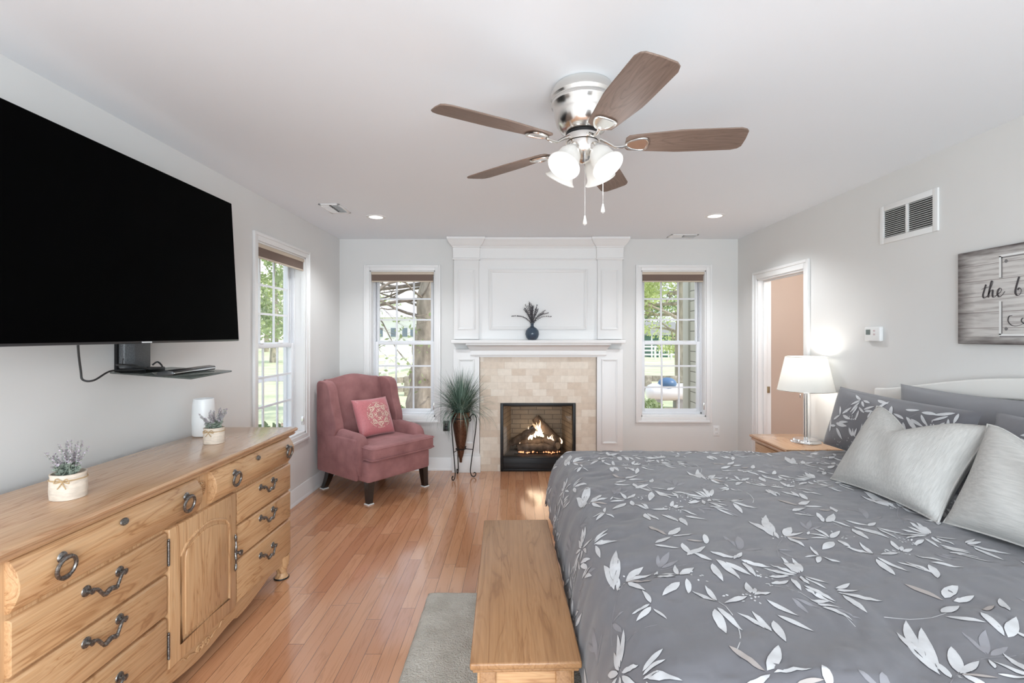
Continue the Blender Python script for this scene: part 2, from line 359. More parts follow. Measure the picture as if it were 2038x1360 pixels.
def shade(loc, rz, w, label):
    t = thing('roller_shade', label, 'window shade', (loc[0], loc[1], WZ1-.012), rz, 'roller shades in the window heads'); h = w/2-.014
    MB().box((-h, .004, -.03), (h, .06, 0), .004).obj('cassette', M_shadeb, t, local=True)
    MB().box((-h+.004, .01, -.10), (h-.012, .016, -.03), 0).tube([(-h+.006, .033, -.024), (h-.006, .033, -.024)], .022, 14).obj('fabric', M_shadef, t, local=True)
    MB().box((-h+.003, .006, -.112), (h-.011, .02, -.098), .003).obj('bottom_bar', M_shadeb, t, local=True)
    MB().tube([(h-.004, .012, -.03), (h-.004, .012, -1.46)], .0016, 6).obj('cord', M_white, t, local=True)
    MB().box((h-.008, .006, -1.52), (h+.0005, .03, -1.44), .003).obj('cord_tensioner', M_nickel, t, local=True)
shade(WIN[0][1], 0, WIN[0][3], 'brown roller shade rolled up in the window behind the wing chair')
shade(WIN[1][1], 0, WIN[1][3], 'brown roller shade rolled up in the window right of the fireplace')
shade(WIN[2][1], pi/2, WIN[2][3], 'brown roller shade in the side window between television and armchair')

def baseboard(name, p0, p1, n):
    """two-step skirting from p0 to p1, n = direction into the room"""
    p0, p1, n = V((*p0, 0)), V((*p1, 0)), V((*n, 0)); prof = [(0, 0), (.024, 0), (.024, .012), (.017, .022), (.014, .03), (.014, .108), (.011, .114), (.011, .122), (.004, .138), (0, .138)]
    m = MB(); k = len(prof)
    m.add([p+n*a+V((0, 0, b)) for p in (p0, p1) for a, b in prof], [(i, (i+1) % k, (i+1) % k+k, i+k) for i in range(k)]+[tuple(range(k)), tuple(range(2*k-1, k-1, -1))])
    return struct(m.obj(name, M_trim, fix=True))
baseboard('baseboard_left', (XL, YF), (XL, YB-.024), (1, 0))
baseboard('baseboard_back', (XL, YB), (FCX-.93, YB), (0, -1))
baseboard('baseboard_back_right', (FCX+.93, YB), (XR, YB), (0, -1))
baseboard('baseboard_right', (XR, YF), (XR, 4.01), (-1, 0))
baseboard('baseboard_right_corner', (XR, 4.965), (XR, YB-.024), (-1, 0))

d = sroot('door_1'); m = MB()
for x0, e0, e1 in ((XR-.016, 0, .072), (XR-.024, .048, .074)):
    m.box((x0, 4.085-e1, 0), (XR, 4.085-e0, 2.045+e1), .003).box((x0, 4.89+e0, 0), (XR, 4.89+e1, 2.045+e1), .003).box((x0, 4.085-e0, 2.045+e0), (XR, 4.89+e0, 2.045+e1), .003)
m.obj('casing', M_trim, d)
m = MB().box((XR-.001, 4.878, 0), (XR+.131, 4.891, 2.045)).box((XR-.001, 4.084, 0), (XR+.131, 4.097, 2.045)).box((XR-.001, 4.084, 2.03), (XR+.131, 4.891, 2.046))
m.box((XR+.05, 4.866, 0), (XR+.085, 4.878, 2.03), .002).box((XR+.05, 4.097, 0), (XR+.085, 4.109, 2.03), .002).box((XR+.05, 4.109, 2.018), (XR+.085, 4.866, 2.03), .002)
m.obj('jamb', M_trim, d)
MB().box((XR+.088, 4.872, .90), (XR+.118, 4.8785, .965), .002).obj('strike_plate', P('brass_plate', S(150, 130, 100), .35, .8), d)

# ------------------------------------------------------------------ fireplace
fp = thing('fireplace', 'white panelled fireplace surround with mantel shelf and beige travertine tile', 'fireplace', (FCX, YB, 0))
F0, F1 = YB-.05, YB-.085     # body face, pilaster face
hw, pi_ = .912, .632
MB().box((FCX-hw+.02, F0, 1.40), (FCX+hw-.02, YB, 2.49)).obj('overmantel', M_trim, fp)
def mould(mb, x0, x1, z0, z1, y, w=.022, t=.012):
    for k, (a, b) in enumerate(((w, t*.55), (w*.55, t))):
        for lo, hi in (((x0, y-b, z0), (x0+a, y, z1)), ((x1-a, y-b, z0), (x1, y, z1)), ((x0+a, y-b, z1-a), (x1-a, y, z1)), ((x0+a, y-b, z0), (x1-a, y, z0+a))): mb.box(lo, hi, .0025)
m = MB(); mould(m, FCX-.535, FCX+.535, 1.545, 2.20, F0, .034, .016); m.obj('center_panel_moulding', M_trim, fp)
for sx in (-1, 1):
    x0, x1 = sorted((FCX+sx*hw, FCX+sx*(pi_+.01)))
    u = MB().box((x0, F1, 1.44), (x1, YB, 2.30), .002).obj('upper_pilaster', M_trim, fp)
    m = MB(); mould(m, x0+.038, x1-.042, 1.545, 2.19, F1, .02, .011); m.obj('panel_moulding', M_trim, u)
    l = MB().box((x0-.005, F1, .19), (x1+.005, YB, 1.33), .002).obj('lower_pilaster', M_trim, fp)
    m = MB(); mould(m, x0+.045, x1-.05, .31, 1.225, F1, .02, .011); m.obj('panel_moulding', M_trim, l)
    MB().box((x0-.018, F1-.02, 0), (x1+.018, YB, .178), .003).box((x0-.012, F1-.013, .178), (x1+.012, YB, .194), .004).obj('plinth', M_trim, l)
def crown(mb, x0, x1, yf, prof, ends=True):
    """profile (projection, z) swept round three sides of the block x0..x1 whose front is at yf"""
    k = len(prof); path = lambda p: [(x0-p, YB), (x0-p, yf-p), (x1+p, yf-p), (x1+p, YB)]
    vs = [(*path(p)[i], z) for i in range(4) for p, z in prof]
    mb.add(vs, [(i*k+j, (i+1)*k+j, (i+1)*k+j+1, i*k+j+1) for i in range(3) for j in range(k-1)]+[tuple(i*k for i in range(4)), tuple(i*k+k-1 for i in range(3, -1, -1))])
cp = [(.004, 2.30), (.012, 2.30), (.016, 2.312), (.008, 2.322), (.010, 2.43), (.018, 2.436), (.018, 2.446), (.03, 2.456), (.05, 2.48), (.066, 2.512), (.07, 2.516), (.07, 2.538)]
m = MB(); crown(m, FCX-pi_-.02, FCX+pi_+.02, F0, [(max(a-.004, 0), b) for a, b in cp]); m.obj('crown_moulding', M_trim, fp, fix=True)
for sx in (-1, 1):
    x0, x1 = sorted((FCX+sx*hw, FCX+sx*(pi_+.01))); m = MB(); crown(m, x0, x1, F1, cp); m.obj('capital', M_trim, fp, fix=True)
MB().box((FCX-hw-.02, YB-.165, 1.395), (FCX+hw+.02, YB, 1.432), .006, 3).obj('mantel_shelf', M_trim, fp)
m = MB(); crown(m, FCX-.72, FCX+.72, F1-.0, [(0, 1.262), (.012, 1.262), (.016, 1.272), (.012, 1.284), (.012, 1.318), (.022, 1.326), (.03, 1.345), (.05, 1.372), (.058, 1.376), (.058, 1.396)]); m.obj('shelf_moulding', M_trim, fp, fix=True)
MB().box((FCX-.65, F1+.006, 1.245), (FCX+.65, YB, 1.30)).obj('header_board', M_trim, fp)
m = MB().box((FCX-pi_, F0, 0), (FCX-.411, YB, 1.25)).box((FCX+.411, F0, 0), (FCX+pi_, YB, 1.25)).box((FCX-.411, F0, .744), (FCX+.411, YB, 1.25))
m.obj('tile_surround', M_tile, fp)
f = MB(); a, yb = .409, 5.75
f.box((FCX-a, F0-.012, .0), (FCX-a+.03, YB+.06, .742), .003).box((FCX+a-.03, F0-.012, 0), (FCX+a, YB+.06, .742), .003).box((FCX-a+.03, F0-.012, .712), (FCX+a-.03, YB+.06, .742), .003)
f.box((FCX-a+.03, F0-.008, 0), (FCX+a-.03, YB+.02, .155), .003)
for z in (.018, .09, .15): f.box((FCX-a+.03, F0-.014, z-.006), (FCX+a-.03, F0, z+.006), .002)
fb = f.obj('firebox', M_black, fp)
MB().box((FCX-.36, yb-.05, .12), (FCX+.36, yb-.03, .75)).obj('brick_back', M_firebrick, fb)
for sx in (-1, 1):
    m = MB(); m.prism([(FCX+sx*.378, YB+.03), (FCX+sx*.398, YB+.03), (FCX+sx*.32, yb-.05), (FCX+sx*.30, yb-.05)], 'z', .12, .75)
    m.obj('brick_side', M_firebricks, fb)
M_fst = P('firebox_steel', S(84, 76, 70), .6, .2)
MB().box((FCX-.4, YB+.03, .73), (FCX+.4, yb, .75)).box((FCX-.36, yb-.06, .64), (FCX+.36, yb-.051, .73)).obj('hood', M_fst, fb)
MB().box((FCX-.4, YB+.03, .12), (FCX+.4, yb, .15)).obj('firebox_floor', M_fst, fb)
MB().box((FCX-.379, YB+.008, .155), (FCX+.379, YB+.012, .712)).obj('glass_front', m_pane('firebox_glass', (.93, .92, .9, 1), 1.25), fb)
# burning log set
M_log = P('log_bark', S(92, 78, 68), .9, var=.6, vscale=18, bump=.8, bscale=40)
M_logend = P('log_end', S(190, 165, 140), .9, var=.25, vscale=40)
def log(p0, p1, r, label):
    p0, p1 = V(p0), V(p1); mb = MB(); n = 10; pts = [p0.lerp(p1, i/n)+V((0, 0, .008*sin(i*2.1))) for i in range(n+1)]
    mb.tube(pts, [r*(1+.1*sin(i*1.7+r*99)) for i in range(n+1)], 12)
    o = mb.obj('fire_log', [M_log, M_logend]); ps = o.data.polygons; ps[len(ps)-1].material_index = 1; ps[len(ps)-2].material_index = 1
    tag(o, label, 'log', 'logs burning in the fireplace')
log((-.06, 5.52, .245), (.22, 5.47, .43), .042, 'charred log leaning up from the left in the burning fireplace')
log((.50, 5.55, .25), (.225, 5.60, .52), .05, 'tall log leaning back with pale cut end atop the fire')
log((.02, 5.44, .215), (.46, 5.43, .22), .045, 'dark log lying across the front of the fire grate')
log((.33, 5.50, .29), (.47, 5.385, .245), .036, 'short log with round cut end facing the room')
log((.0, 5.615, .235), (.48, 5.605, .235), .055, 'thick log lying along the back of the fire')
g = MB()
for i in range(7): x = .02+i*.075; g.tube([(x, 5.38, .20), (x, 5.38, .165), (x, 5.62, .165)], .006, 6)
g.tube([(-.02, 5.39, .165), (.52, 5.39, .165)], .007, 6).tube([(-.02, 5.6, .165), (.52, 5.6, .165)], .007, 6)
for x in (0, .5):
    for y in (5.4, 5.59): g.tube([(x, y, .165), (x, y, .1575)], .007, 6)
tag(g.obj('fire_grate', M_iron), 'black iron fire grate under the logs', 'grate')
def m_flame():
    m, t, p, N, Lk = nm('flame'); t.nodes.remove(p); out = t.nodes['Material Output']
    tc = N('TexCoord'); sp = N('SeparateXYZ'); Lk(tc.outputs['Generated'], sp.inputs[0])
    r = ramp(N, [(0, (1, .70, .45, 1)), (.45, (1, .82, .58, 1)), (1, (1, .55, .28, 1))]); Lk(sp.outputs['Z'], r.inputs[0])
    e = N('Emission'); Lk(r.outputs[0], e.inputs[0]); e.inputs[1].default_value = 2.6; tr = N('BsdfTransparent')
    lw = N('LayerWeight'); lw.inputs[0].default_value = .35; mr = N('Math'); mr.operation = 'MULTIPLY_ADD'; mr.inputs[1].default_value = .75; mr.inputs[2].default_value = .12; Lk(lw.outputs['Facing'], mr.inputs[0])
    mx = N('MixShader'); Lk(mr.outputs[0], mx.inputs[0]); Lk(e.outputs[0], mx.inputs[1]); Lk(tr.outputs[0], mx.inputs[2]); Lk(mx.outputs[0], out.inputs[0]); return m
fm = MB(); r2 = random.Random(3)
for i in range(34):
    x = r2.gauss(.27, .12); y = r2.uniform(5.44, 5.58); hgt = r2.uniform(.06, .2)*max(.35, 1-abs(x-.26)*3); rr = r2.uniform(.010, .022); ph = r2.uniform(0, 6)
    z0 = .25+max(0, .1-abs(x-.25)*.5)
    pts = [(x+.018*sin(ph+k*.8)*k/6, y, z0+hgt*k/6) for k in range(7)]
    fm.tube(pts, [rr*(.55+.9*sin(pi*(k/6*.75+.2)))*(1-k/6.03)**.7 for k in range(7)], 8, flat=.6)
tag(fm.obj('flames', m_flame()), 'bright orange flames rising between the logs in the fireplace', 'fire', kind='stuff')
em = MB()
for i in range(60):
    em.sphere((r2.uniform(.02, .5), r2.uniform(5.38, 5.5), r2.uniform(.166, .18)), r2.uniform(.006, .012), 6)
tag(em.obj('embers', emit('glowing_ember', (1, .42, .2, 1), 1.1)), 'glowing embers scattered on the hearth floor under the grate', 'embers', kind='stuff')
light('fire_glow', 'POINT', (.25, 5.45, .42), 2.2, (1, .78, .58), shadow_soft_size=.2)
# small wall things
def outlet(name, x, z, label, m1, m2):
    t = thing(name, label, 'outlet', (x, YB, z))
    MB().box((x-.036, YB-.006, z-.057), (x+.036, YB, z+.057), .003).obj('plate', m1, t)
    for dz in (-.024, .024):
        s = MB().box((x-.017, YB-.009, z+dz-.015), (x+.017, YB-.004, z+dz+.015), .003).obj('socket', m1, t)
        MB().box((x-.008, YB-.0095, z+dz-.003), (x-.005, YB-.0085, z+dz+.008)).box((x+.005, YB-.0095, z+dz-.003), (x+.008, YB-.0085, z+dz+.008)).obj('slots', m2, s)
    return t
outlet('wall_outlet', 2.2, .43, 'white wall outlet under the window right of the fireplace', M_white, M_dark)
t = outlet('wall_outlet', -.765, .485, 'dark wall outlet with a black plug behind the potted grass', P('bronze_plate', S(70, 66, 62), .4), M_dark)
MB().box((-.79, YB-.04, .44), (-.745, YB-.009, .482), .005).obj('plug', M_black, t)

# ceiling: vents, recessed lights
def ceil_vent(cx, cy, w, l, label):
    t = thing('ceiling_vent', label, 'air vent', (cx, cy, H)); m = MB(); b = .02
    for lo, hi in (((-w/2, -l/2), (-w/2+b, l/2)), ((w/2-b, -l/2), (w/2, l/2)), ((-w/2, -l/2), (w/2, -l/2+b)), ((-w/2, l/2-b), (w/2, l/2))):
        m.box((cx+lo[0], cy+lo[1], H-.008), (cx+hi[0], cy+hi[1], H), .002)
    m.obj('frame', M_white, t)
    MB().box((cx-w/2+b, cy-l/2+b, H-.001), (cx+w/2-b, cy+l/2-b, H-.0005)).obj('dark_backing', M_dark, t)
    for sgn, cc in ((1, -w/4), (-1, w/4)):
        s = MB(); n = 7
        for k in range(n):
            y = -l/2+b+(l-2*b)*(k+.5)/n
            s.box((-w/4+b/2, -.0007, -.006), (w/4-b/2, .0007, .006), M=Matrix.Translation((cx+cc, cy+y, H-.007)) @ Matrix.Rotation(sgn*.7, 4, 'X'))
        s.obj('louvers', M_white, t)
ceil_vent(-1.507, 4.03, .17, .28, 'white ceiling vent near the left wall above the side window')
ceil_vent(1.77, 5.14, .29, .15, 'white ceiling vent close to the back wall beside the fireplace crown')
M_bulb = emit('warm_bulb', (1, .95, .88, 1), 2.5)
for (x, y), lb in (((-1.25, 4.32), 'recessed ceiling light left of the fan near the left ceiling vent'), ((1.76, 4.28), 'recessed ceiling light on the right side toward the doorway')):
    t = thing('recessed_light', lb, 'ceiling light', (x, y, H))
    MB().lathe([(.058, -.001), (.06, -.006), (.082, -.004), (.085, 0)], (x, y, H), 32).obj('trim_ring', M_white, t)
    MB().lathe([(.0, -.003), (.058, -.003), (.058, -.001)], (x, y, H), 32).obj('lens', M_bulb, t)
    light('recessed_lamp', 'SPOT', (x, y, H-.03), 29, (.93, .97, 1), spot_size=2.4, spot_blend=.6, shadow_soft_size=.06)
# right wall: return vent, thermostat
t = thing('return_air_vent', 'white louvered return air grille high on the right wall', 'air vent', (XR, 3.01, 2.2)); y0, y1, z0, z1 = 2.787, 3.233, 2.085, 2.335
m = MB(); b = .036
for lo, hi in (((y0, z0), (y0+b, z1)), ((y1-b, z0), (y1, z1)), ((y0+b, z0), (y1-b, z0+b)), ((y0+b, z1-b), (y1-b, z1)), ((3.0, z0+b), (3.02, z1-b))): m.box((XR-.012, lo[0], lo[1]), (XR, hi[0], hi[1]), .003)
m.obj('frame', M_white, t); MB().box((XR-.002, y0+b, z0+b), (XR-.001, y1-b, z1-b)).obj('dark_backing', M_dark, t)
for a, c in ((y0+b, 3.0), (3.02, y1-b)):
    s = MB()
    for k in range(14):
        z = z0+b+(z1-z0-2*b)*(k+.5)/14; s.box((-.006, a, -.0006), (.006, c, .0006), M=Matrix.Translation((XR-.008, 0, z)) @ Matrix.Rotation(-.6, 4, 'Y'))
    s.obj('louvers', M_white, t)
t = thing('thermostat', 'white wall thermostat above the bedside lamp', 'thermostat', (XR, 3.28, 1.49))
MB().box((XR-.028, 3.21, 1.44), (XR, 3.352, 1.54), .008, 3).obj('body', M_white, t)
MB().box((XR-.0295, 3.295, 1.485), (XR-.027, 3.335, 1.52)).obj('display', P('lcd_gray', S(110, 120, 116), .3), t)
for z in (1.488, 1.512): MB().box((XR-.031, 3.25, z-.006), (XR-.027, 3.266, z+.006), .002).obj('button', P('button_pink', S(210, 190, 190), .5), t)
# ------------------------------------------------------------------ ceiling fan
fx, fy = .285, 2.065
M_blade = wood('walnut_blade', S(112, 93, 82), S(123, 103, 91), S(131, 111, 99), 'x', .55, 0, 1, 20)
M_frost = None
def m_frost():
    m, t, p, N, Lk = nm('frosted_glass_lit'); p.inputs['Base Color'].default_value = (.5, .49, .47, 1); p.inputs['Roughness'].default_value = .3
    p.inputs['Transmission Weight'].default_value = .0; p.inputs['Subsurface Weight'].default_value = 0
    p.inputs['Emission Color'].default_value = (1, .95, .87, 1); p.inputs['Emission Strength'].default_value = .16; return m
M_frost = m_frost()
fan = thing('ceiling_fan', 'five bladed flush ceiling fan with nickel motor and four lit glass shades', 'ceiling fan', (fx, fy, H))
MB().lathe([(.118, 0), (.124, -.004), (.133, -.02), (.137, -.04), (.137, -.052), (.13, -.058), (.131, -.066), (.135, -.072), (.134, -.082), (.126, -.09), (.122, -.12), (.112, -.16), (.095, -.186), (.074, -.198), (.0, -.199)], (0, 0, 0), 48).obj('motor_housing', M_nickel, fan, local=True, sharp=60)
MB().lathe([(.06, -.197), (.073, -.2), (.073, -.21), (.06, -.212)], n=40).obj('switch_ring', M_black, fan, local=True)
MB().lathe([(.05, -.211), (.074, -.212), (.075, -.218), (.073, -.238), (.06, -.24)], n=40).obj('flywheel', M_nickel, fan, local=True)
MB().lathe([(.045, -.239), (.068, -.241), (.067, -.275), (.058, -.297), (.036, -.305), (.03, -.318), (.012, -.325), (.0, -.326)], n=40).obj('light_kit', M_nickel, fan, local=True, sharp=60)
a0 = R(10)
def bladeobj(ang, first=[None]):
    M = Matrix.Rotation(ang, 4, 'Z'); T = Matrix.Rotation(R(-12), 4, 'X')
    out = []
    n = 16
    for k in range(n+1):
        u = k/n; x = .19+.468*u; w = .052+.024*min(1, u*2.2)-.004*max(0, u-.6)
        out.append((x, w))
    tip = [(.658+.012*sin(a)*1.0, (.074)*cos(a)) for a in [pi*j/10 for j in range(0, 11)]]
    poly = [(.178, -.034), (.19, -.05)]+[(x, -w) for x, w in out[1:-1]]+[(.652, -.066), (.663, -.052), (.668, 0), (.667, .05), (.655, .066)]+[(x, w) for x, w in reversed(out[1:-1])]+[(.19, .05), (.178, .034)]
    b = MB().prism(poly, 'z', -.003, .003, .0015, 1, M=T).obj('blade', M_blade, fan, local=True)
    br = MB().tube([V((.07, 0, -.225)), V((.105, 0, -.243)), V((.135, 0, -.262)), V((.165, 0, -.262)), V((.185, 0, -.257))], [.011, .009, .008, .009, .007], 10, flat=.7)
    loop = [(.18, 0), (.2, .026), (.235, .04), (.262, .036), (.27, 0), (.262, -.036), (.235, -.04), (.2, -.026)]
    br.tube([T @ V((x, y, -.0065))+V((0, 0, -.247)) for x, y in [(p.x, p.y) for p in cat([(x, y, 0) for x, y in loop], 5, True)]], .0045, 8, closed=True)
    br.prism([(p.x*.96+.009, p.y*.9) for p in cat([(x, y, 0) for x, y in loop], 3, True)], 'z', -.0075, -.0045, M=Matrix.Translation((0, 0, -.247)) @ T)
    bo = br.obj('blade_bracket', M_nickel, fan, local=True)
    b.location = (0, 0, -.245); b.rotation_euler = (0, 0, ang); bo.rotation_euler = (0, 0, ang)
for k in range(5): bladeobj(R(-5.5+72*k))
for k, ang in enumerate((-135, -45, 45, 135)):
    a = R(ang); ax = V((cos(a), sin(a), 0)); pass
    M = Matrix.Translation(V((0, 0, -.272))+ax*.058) @ Matrix.Rotation(a, 4, 'Z') @ Matrix.Rotation(R(-36), 4, 'Y')
    MB().lathe([(.0, .012), (.022, .012), (.028, 0), (.03, -.022), (.026, -.03), (0, -.03)], n=20, M=M).obj('socket', M_nickel, fan, local=True)
    MB().lathe([(.03, -.022), (.036, -.03), (.046, -.05), (.05, -.075), (.053, -.098), (.062, -.112), (.07, -.118), (.068, -.121), (.060, -.116), (.05, -.1), (.047, -.076), (.043, -.052), (.033, -.033), (.027, -.026)], n=32, M=M).obj('glass_shade', M_frost, fan, local=True, sharp=70)
    MB().sphere((0, 0, -.072), (.026, .026, .034), 14, M=M).lathe([(.0, -.03), (.013, -.03), (.014, -.05), (.0, -.05)], n=12, M=M).obj('bulb', M_bulb, fan, local=True)
    pt = M @ V((0, 0, -.18))
    light('fan_bulb', 'POINT', (fx+pt.x, fy+pt.y, H+pt.z), 0.7, (.94, .97, 1), shadow_soft_size=.05)
for x, y, z1 in ((.0, -.062, -.565), (.075, -.06, -.515)):
    c = MB().tube([(x, y, -.27), (x, y, z1)], .0013, 6)
    co = c.obj('pull_chain', M_nickel, fan, local=True)
    MB().lathe([(0, z1+.004), (.003, z1), (.0085, -.028+z1), (.008, -.034+z1), (0, -.04+z1)], (x, y, 0), 14).obj('pull_drop', M_frost, co, local=True)

# ------------------------------------------------------------------ television and its mount
tv = thing('television', 'large wall mounted flat screen television with black screen', 'television', (-1.67, 2.17, 1.45))
Mt = Matrix.Translation((-1.655, 0, 1.44)) @ Matrix.Rotation(R(-3), 4, 'Y') @ Matrix.Rotation(R(.15), 4, 'X')
M_screen = P('black_screen', (.0008, .0008, .0009, 1), .6); M_screen.node_tree.nodes['Principled BSDF'].inputs['Specular IOR Level'].default_value = .02
M_bezel = P('dark_bezel', S(46, 46, 48), .35, .4)
MB().box((-.045, 1.435, 0), (-.012, 2.892, .822), .006, M=Mt).box((-.075, 1.6, .12), (-.045, 2.72, .62), .015, M=Mt).obj('back_shell', M_bezel, tv)
MB().box((-.012, 1.435, 0), (0, 2.892, .822), .003, M=Mt).obj('bezel', P('thin_bezel', S(70, 70, 72), .3, .6), tv)
MB().box((-.0005, 1.438, .009), (.0008, 2.889, .819), M=Mt).obj('screen', M_screen, tv)
MB().box((.0, 2.14, .001), (.0012, 2.20, .007), M=Mt).obj('logo_badge', M_chrome, tv)
mo = thing('television_mount', 'black swivel wall mount column with a glass shelf below the television', 'tv mount', (XL, 2.44, 1.3))
M_speck = P('speckled_grey_plastic', S(98, 100, 102), .45, .2, var=.4, vscale=260)
MB().box((XL, 2.335, 1.30), (XL+.012, 2.50, 2.0), .002).obj('wall_plate', M_black, mo)
MB().prism([(XL+.012, 2.345), (XL+.04, 2.345), (XL+.062, 2.385), (XL+.062, 2.49), (XL+.012, 2.49)], 'z', 1.318, 1.72, .006).obj('column', M_speck, mo)
MB().box((XL+.06, 2.39, 1.60), (-1.752, 2.46, 1.68), .005).obj('arm', M_black, mo)
sh = [(-1.89, 2.25), (-1.31, 1.95), (-1.385, 2.36), (-1.865, 2.62)]
M_smoke = m_pane('smoked_glass', S(176, 184, 182), 1.5, .02)
MB().prism([(a, b) for a, b in sh], 'z', 1.302, 1.31, .003).obj('glass_shelf', M_smoke, mo)
MB().box((XL+.01, 2.35, 1.296), (XL+.14, 2.485, 1.32), .004).obj('shelf_bracket', M_black, mo)
t = thing('cable_box', 'slim black cable box lying on the glass shelf', 'media box', (-1.52, 2.25, 1.31))
Mb = Matrix.Translation((-1.47, 2.19, 1.3105)) @ Matrix.Rotation(R(8), 4, 'Z')
MB().prism([(0, 0), (.012, .002), (.016, .011), (.012, .02), (-.015, .024), (-.05, .016), (-.055, 0)], 'y', -.17, .2, .002, M=Mb).obj('case', P('glossy_black', (.02, .021, .022, 1), .18), t)
MB().box((.014, -.168, .009), (.0172, .198, .013), M=Mb).obj('chrome_strip', M_chrome, t)
cb = MB().tube(cat([(-1.80, 1.99, 1.50), (-1.81, 2.00, 1.43), (-1.835, 2.04, 1.33), (-1.835, 2.05, 1.292), (-1.815, 2.08, 1.287), (-1.84, 2.19, 1.317), (-1.84, 2.27, 1.316), (-1.80, 2.33, 1.316), (-1.77, 2.31, 1.325), (-1.80, 2.24, 1.338), (-1.845, 2.235, 1.345), (-1.82, 2.31, 1.337), (-1.79, 2.345, 1.318), (-1.78, 2.42, 1.316), (-1.80, 2.46, 1.325), (-1.83, 2.47, 1.345), (-1.845, 2.455, 1.33)], 6), .0042, 8)
cb.tube(cat([(-1.83, 2.25, 1.343), (-1.825, 2.245, 1.36), (-1.83, 2.255, 1.372)], 5), .002, 6)
tag(cb.obj('power_cord', P('black_rubber', (.03, .03, .03, 1), .5)), 'black power cord looping from the television onto the glass shelf', 'cord')

# ------------------------------------------------------------------ dresser
dr = thing('dresser', 'long oak dresser with iron pulls against the left wall', 'dresser', (-1.62, 2.155, 0))
xb, xf, ya, yc = -1.86, -1.412, 1.30, 3.005
MB().box((xb, ya, .13), (xf, yc, .862), .004).obj('carcass', M_oakz, dr)
m = MB(); pr = [(-.004, .860), (.022, .862), (.03, .872), (.024, .878), (.036, .884), (.040, .893), (.036, .902), (.028, .905)]
x1, y0, y1 = xf, ya, yc
path = lambda p: [(xb, y0-p), (x1+p, y0-p), (x1+p, y1+p), (xb, y1+p)]; k = len(pr)
m.add([(*path(p)[i], z) for i in range(4) for p, z in pr], [(i*k+j, (i+1)*k+j, (i+1)*k+j+1, i*k+j+1) for i in range(3) for j in range(k-1)]+[tuple(i*k for i in range(3, -1, -1)), tuple(i*k+k-1 for i in range(4)), tuple(range(k))+(), tuple(3*k+j for j in range(k-1, -1, -1))])
m.obj('top', M_topw, dr, fix=True)
# scalloped apron and legs
n = 60; top = []; yl, yr = ya+.0, yc
def apz(u):   # u -1..1 over the width
    a = abs(u); return .052-.012*cos(a*9)*(a < .35)+.05*max(0, min(1, (a-.42)/.35))**1.4*(1-.25*max(0, (a-.84)/.1))
ap = [(yl+.06+(yr-yl-.12)*i/n, apz(-1+2*i/n)) for i in range(n+1)]
MB().prism([(yl, .14), (yl, .06)]+ap+[(yr, .06), (yr, .14)], 'x', xf-.02, xf+.004, .003).obj('apron', M_oaky, dr)
for yy, sg in ((ya+.05, 1), (yc-.05, -1)):
    for xx in (xf-.02, xb+.05):
        q = MB(); q.lathe([(.046, .14), (.044, .10), (.034, .06), (.026, .035), (.034, .016), (.040, .009)], (xx, yy, 0), 18)
        lo = q.obj('leg', M_oakz, dr)
        MB().lathe([(0, 0), (.042, 0), (.044, .004), (.042, .009), (0, .009)], (xx, yy, 0), 24).obj('glide', M_black, lo)
def bail(y, z, par, hl=.066):
    m = MB()
    for s in (-1, 1):
        m.lathe([(.019, 0), (.017, .005), (.008, .009), (.008, .02), (.011, .025), (0, .028)], n=12, M=Matrix.Translation((xd, y+s*hl, z)) @ Matrix.Rotation(pi/2, 4, 'Y'), wob=lambda a: 1+.18*sin(6*a))
    m.tube(cat([(xd+.02, y-hl, z), (xd+.024, y-hl+.018, z-.004), (xd+.027, y-.025, z-.032), (xd+.028, y, z-.026), (xd+.027, y+.025, z-.032), (xd+.024, y+hl-.018, z-.004), (xd+.02, y+hl, z)], 6), [.0058]*12+[.0084]*13+[.0058]*12, 8)
    m.obj('bail_pull', M_pewter, par)
def ring(y, z, par, x):
    m = MB(); m.lathe([(.017, 0), (.014, .005), (.008, .008), (.008, .016), (0, .018)], n=14, M=Matrix.Translation((x, y, z+.026)) @ Matrix.Rotation(pi/2, 4, 'Y'), wob=lambda a: 1+.16*sin(7*a))
    m.tube([(x+.014+.004*cos(a), y+.031*sin(a), z-.004+.031*cos(a)) for a in [2*pi*i/24 for i in range(24)]], [.0058+.002*(abs(sin(pi*i/12-pi/2)) > .93) for i in range(24)], 8, closed=True)
    m.obj('ring_pull', M_pewter, par)
xd = xf+.018
for y0, y1 in ((1.335, 1.93), (2.42, 2.985)):
    for z0, z1, zh in ((.532, .692, .652), (.36, .522, .485), (.14, .35, .28)):
        q = MB().prism([(xf-.006, z0), (xf+.013, z0), (xd+.002, z0+.007), (xd+.002, z1-.007), (xf+.013, z1), (xf-.006, z1)], 'y', y0, y1, .0015).obj('drawer', M_oaky, dr)
        bail((y0+y1)/2, zh, q)
for y0, y1, rings, kh in ((1.335, 2.115, (1.46, 2.01), 1.70), (2.215, 2.985, (2.355, 2.90), 2.585)):
    bul = [(xf-.004, .706), (xf+.012, .708), (xf+.03, .735), (xf+.042, .765), (xf+.044, .79), (xf+.036, .82), (xf+.02, .845), (xf+.012, .856), (xf-.004, .856)]
    q = MB().prism(bul, 'y', y0, y1, .0025).obj('drawer', M_oaky, dr)
    for y in rings: ring(y, .785, q, xf+.043)
    MB().lathe([(.013, 0), (.011, .003), (.005, .004), (0, .0025)], n=18, M=Matrix.Translation((xf+.037, kh, .826)) @ Matrix.Rotation(R(75), 4, 'Y') @ Matrix.Diagonal((1, 1.5, 1, 1))).obj('keyhole_plate', M_pewter, q)
m = MB()
cy, cz = 2.165, .795
m.lathe([(0, .006), (.006, .006), (.008, .003)], n=12, M=Matrix.Translation((xf, cy, cz)) @ Matrix.Rotation(pi/2, 4, 'Y'))
